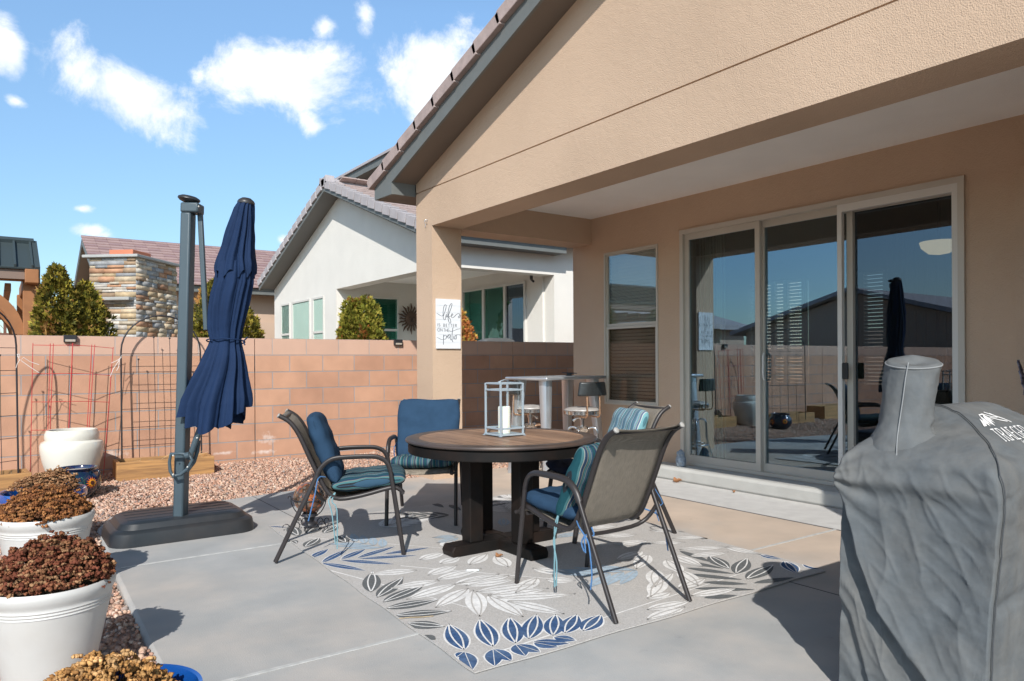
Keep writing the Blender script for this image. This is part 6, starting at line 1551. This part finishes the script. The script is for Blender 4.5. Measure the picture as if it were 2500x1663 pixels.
for i in range(1, 70):
    xx = i / 69 * 1.35
    for j in range(nv):
        v = j / (nv - 1); p_ = prof(v); xe = capx(p_.x, p_.y) + .022; X = xe + (3.93 - xe) * (i / 69)
        drop = sst(3.36, 3.42, X)
        Y, z = p_.x, p_.y
        if z > .5: z = z - drop * .13 * (z - .5) / .54; 
        lidz = 1 - sst(.80, .90, p_.y)
        am = lidz * (1 if p_.y < .8 else 0)
        w_ = math.sin(v * math.pi)
        rg_ = sum(am_ * max(0, 1 - abs(mn.noise(Vector((X * fr_ * .5 - z * .6 * fr_, z * fr_ * .6 + X * fr_ * .3, o_)))) * 2.2) ** 4 for fr_, am_, o_ in ((3, .009, 2), (7, .007, 6)))
        dn = -rg_ + .016 * mn.noise(Vector((X * 3.2, z * 2.2, 1))) + .010 * mn.noise(Vector((X * 8 + z * 5, z * 5, 4)))
        cre = .018 * math.exp(-((z - .42 - (X - 2.55) * .10) / .018) ** 2) * math.exp(-(X - 2.55) / .35) + .012 * math.exp(-((z - .79 + (X - 2.55) * .5) / .02) ** 2) * math.exp(-(X - 2.55) / .12)
        side = -1 if p_.x < 1.25 else 1
        Y += side * (dn - cre) * am + side * .02 * sst(.6, .0, p_.y) * math.sin(X * 9 + 1)
        # a gathered pocket just behind the seam near the shoulder
        g_ = math.exp(-((X - 2.72) / .05) ** 2 - ((p_.y - .92) / .035) ** 2) * (1 if side < 0 else 0)
        z -= .02 * g_
        body.append((X, Y, z))
vs += body
rows = nr + 1 + 69
fs = [(i * nv + j, i * nv + j + 1, (i + 1) * nv + j + 1, (i + 1) * nv + j) for i in range(rows - 1) for j in range(nv - 1)]
q.add(vs, fs)
q.mm(3.88, 3.93, 1.0, 1.5, .02, .8)
q.v = [tuple(Vector(p_) - GO) for p_ in q.v]
q.build('cover', COVER, gr, smooth=180, recalc=False)
# piping along the end seam
q = MB(); q.tube([Vector((capx(p_.x, p_.y) + .012, p_.x - .006 * (1 if p_.x < 1.25 else -1), p_.y + (.004 if p_.y > .9 else 0))) - GO for p_ in [prof(.0 + .62 * k / 70) for k in range(71)]], .0022, 6)
q.build('piping', PIPED, gr, smooth=60)
q = MB()
rings = [(1.2165, .001, 2.76, 1.33), (1.216, .05, 2.76, 1.33), (1.212, .088, 2.76, 1.33), (1.203, .0955, 2.76, 1.33), (1.15, .095, 2.752, 1.336), (1.08, .093, 2.743, 1.341), (1.02, .091, 2.734, 1.346), (.98, .095, 2.727, 1.348), (.945, .108, 2.716, 1.345), (.915, .125, 2.704, 1.338), (.885, .142, 2.69, 1.328), (.855, .158, 2.678, 1.318), (.825, .165, 2.675, 1.31), (.80, .15, 2.70, 1.305)]
n = 56; rr = []
from itertools import pairwise
for a, b in pairwise(rings):
    for k in range(3): rr.append([a[m_] + (b[m_] - a[m_]) * k / 3 for m_ in range(4)])
rr.append(list(rings[-1])); vs = []
for z, r_, cx, cy in rr:
    for j in range(n):
        a = 2 * math.pi * j / n
        k_ = 1 + (.05 * mn.noise(Vector((math.cos(a) * 1.6, math.sin(a) * 1.6, z * 7))) + .07 * max(0, 1 - abs(mn.noise(Vector((math.cos(a) * 1.8 + z * 4, math.sin(a) * 1.8, z * 9)))) * 2.5) ** 4 - .04) * sst(1.213, 1.18, z) + .07 * math.exp(-((z - .97 - .04 * math.sin(a * 1 + 2.2)) / .012) ** 2) * max(0, math.cos(a - R(-75))) - .06 * math.exp(-((z - .945 - .05 * math.sin(a + 2)) / .012) ** 2) * max(0, math.cos(a - R(-75))) + .02 * math.sin(a * 5 + z * 30) * sst(1.05, .9, z)
        k_ *= (1 - .05 * abs(math.sin(a * 2)) )
        vs.append((cx + r_ * k_ * math.cos(a), cy + r_ * k_ * math.sin(a), z + .018 * math.sin(a + 1) * sst(1.1, 1.216, z) * (1 if r_ > .01 else 0)))
q.add(vs, [(i * n + j, i * n + (j + 1) % n, (i + 1) * n + (j + 1) % n, (i + 1) * n + j) for i in range(len(rr) - 1) for j in range(n)])
q.v = [tuple(Vector(p_) - GO) for p_ in q.v]
q.build('chimney_sleeve', COVER, gr, smooth=180, recalc=True)
q = MB()
a = R(196)
q.tube([Vector((cx + (r_ * 1.0 + .001) * math.cos(a), cy + (r_ * 1.0 + .001) * math.sin(a), z)) - GO for z, r_, cx, cy in rr[8:-8]], .0022, 5)
q.tube([Vector((2.76 + .0955 * math.cos(t) * (1 - .05 * abs(math.sin(t * 2))), 1.33 + .0955 * math.sin(t) * (1 - .05 * abs(math.sin(t * 2))), 1.202 + .018 * math.sin(t + 1))) - GO for t in [k * math.pi / 20 for k in range(40)]], .003, 5, closed=True)
q.build('sleeve_piping', PIPING, gr, smooth=60)
# hem and grommet
q = MB(); q.lathe([(.006, 0), (.013, .002), (.013, .004), (.006, .005)], 16, T=Matrix.Translation(Vector((2.523, 1.335, .085)) - GO) @ Matrix.Rotation(R(-90), 4, 'Y')); q.build('grommet', mat('brass', (.45, .33, .14), .3, metal=.9), gr, smooth=40)
# printed mark and words on the lid
ys_ = [p_.x for p_ in PRS if p_.y > .8 and p_.x < 1.31]; zs_ = [p_.y for p_ in PRS if p_.y > .8 and p_.x < 1.31]
def lid(x, h):
    Y = 1.055 + h * .93; z = float(np.interp(Y, ys_, zs_)) + .0025 + .00001 * sgn_i[0]
    return (2.815 + x + h * .95 - GO.x, Y - GO.y, z - GO.z)
q = MB(); sgn_i[0] = 0
xx = 0
text(q, 'TRAEGER', .0, 0, .078, .010, .0062, lid, serif=.11, stretch=.62)
text(q, 'WOOD FIRED GRILLS', .125, -.038, .028, .004, .0026, lid, stretch=.75)
MT = [[(-.02, .098), (.012, .150), (.02, .128), (.038, .172), (.046, .140), (.05, .100), (.036, .118), (.028, .094), (.018, .116), (.006, .100)],
      [(.050, .145), (.072, .178), (.105, .128), (.085, .140), (.09, .110), (.074, .128), (.066, .092), (.055, .112)],
      ]
for poly in MT:
    sgn_i[0] += 1; q.add([lid(x, h) for x, h in poly], [tuple(range(len(poly)))])
for ln2 in ([(.038, .172), (.075, .178), (.13, .150), (.16, .146)], [(.105, .190), (.15, .160), (.19, .135), (.225, .105)], [(.135, .178), (.165, .148), (.20, .128)], [(.10, .150), (.15, .128), (.20, .112)]):
    sgn_i[0] += 1; ribbon(q, ln2, .007, lid)
q.build('lettering', PRINT, gr, recalc=False)

# metal bird tail at the far right
bs = thing('metal_bird_sculpture', 'dark patterned metal feather sculpture rising behind the smoker at right edge', 'sculpture', (5.06, 1.80, 0))
FEA = mat('feather_metal', (.06, .055, .075), .45, metal=.3, stain=(.30, .28, .36), sscale=38, samt=1)
q = MB()
for k, (dx, dy, zt_, w_) in enumerate(((0, .02, 1.20, .045), (.05, -.07, 1.05, .06), (.09, -.13, .98, .06))):
    q.grid(8, 26, lambda u, v: (dx + .25 * v * v + (u - .5) * w_ * (.2 + 1.6 * math.sin(min(1, v * 1.6) * 1.5)) * .8, dy - .12 * v + (u - .5) * w_ * -.6 * (.2 + 1.6 * v) + .012 * math.sin(v * 60) * abs(u - .5), zt_ - .62 * v + .01 * abs(2 * u - 1) + .012 * math.sin(v * 55)))
q.build('tail_feathers', FEA, bs, smooth=60, solid=.008, recalc=False)
q = MB(); q.lathe([(.001, .95), (.08, .90), (.15, .78), (.17, .66), (.13, .52), (.05, .44), (.001, .42)], 20, (.32, -.2, 0), cap=False)
q.tube([(.28, -.2, .45), (.28, -.2, 0)], .012, 8); q.tube([(.36, -.2, .45), (.36, -.2, 0)], .012, 8)
q.build('body', FEA, bs, smooth=60)
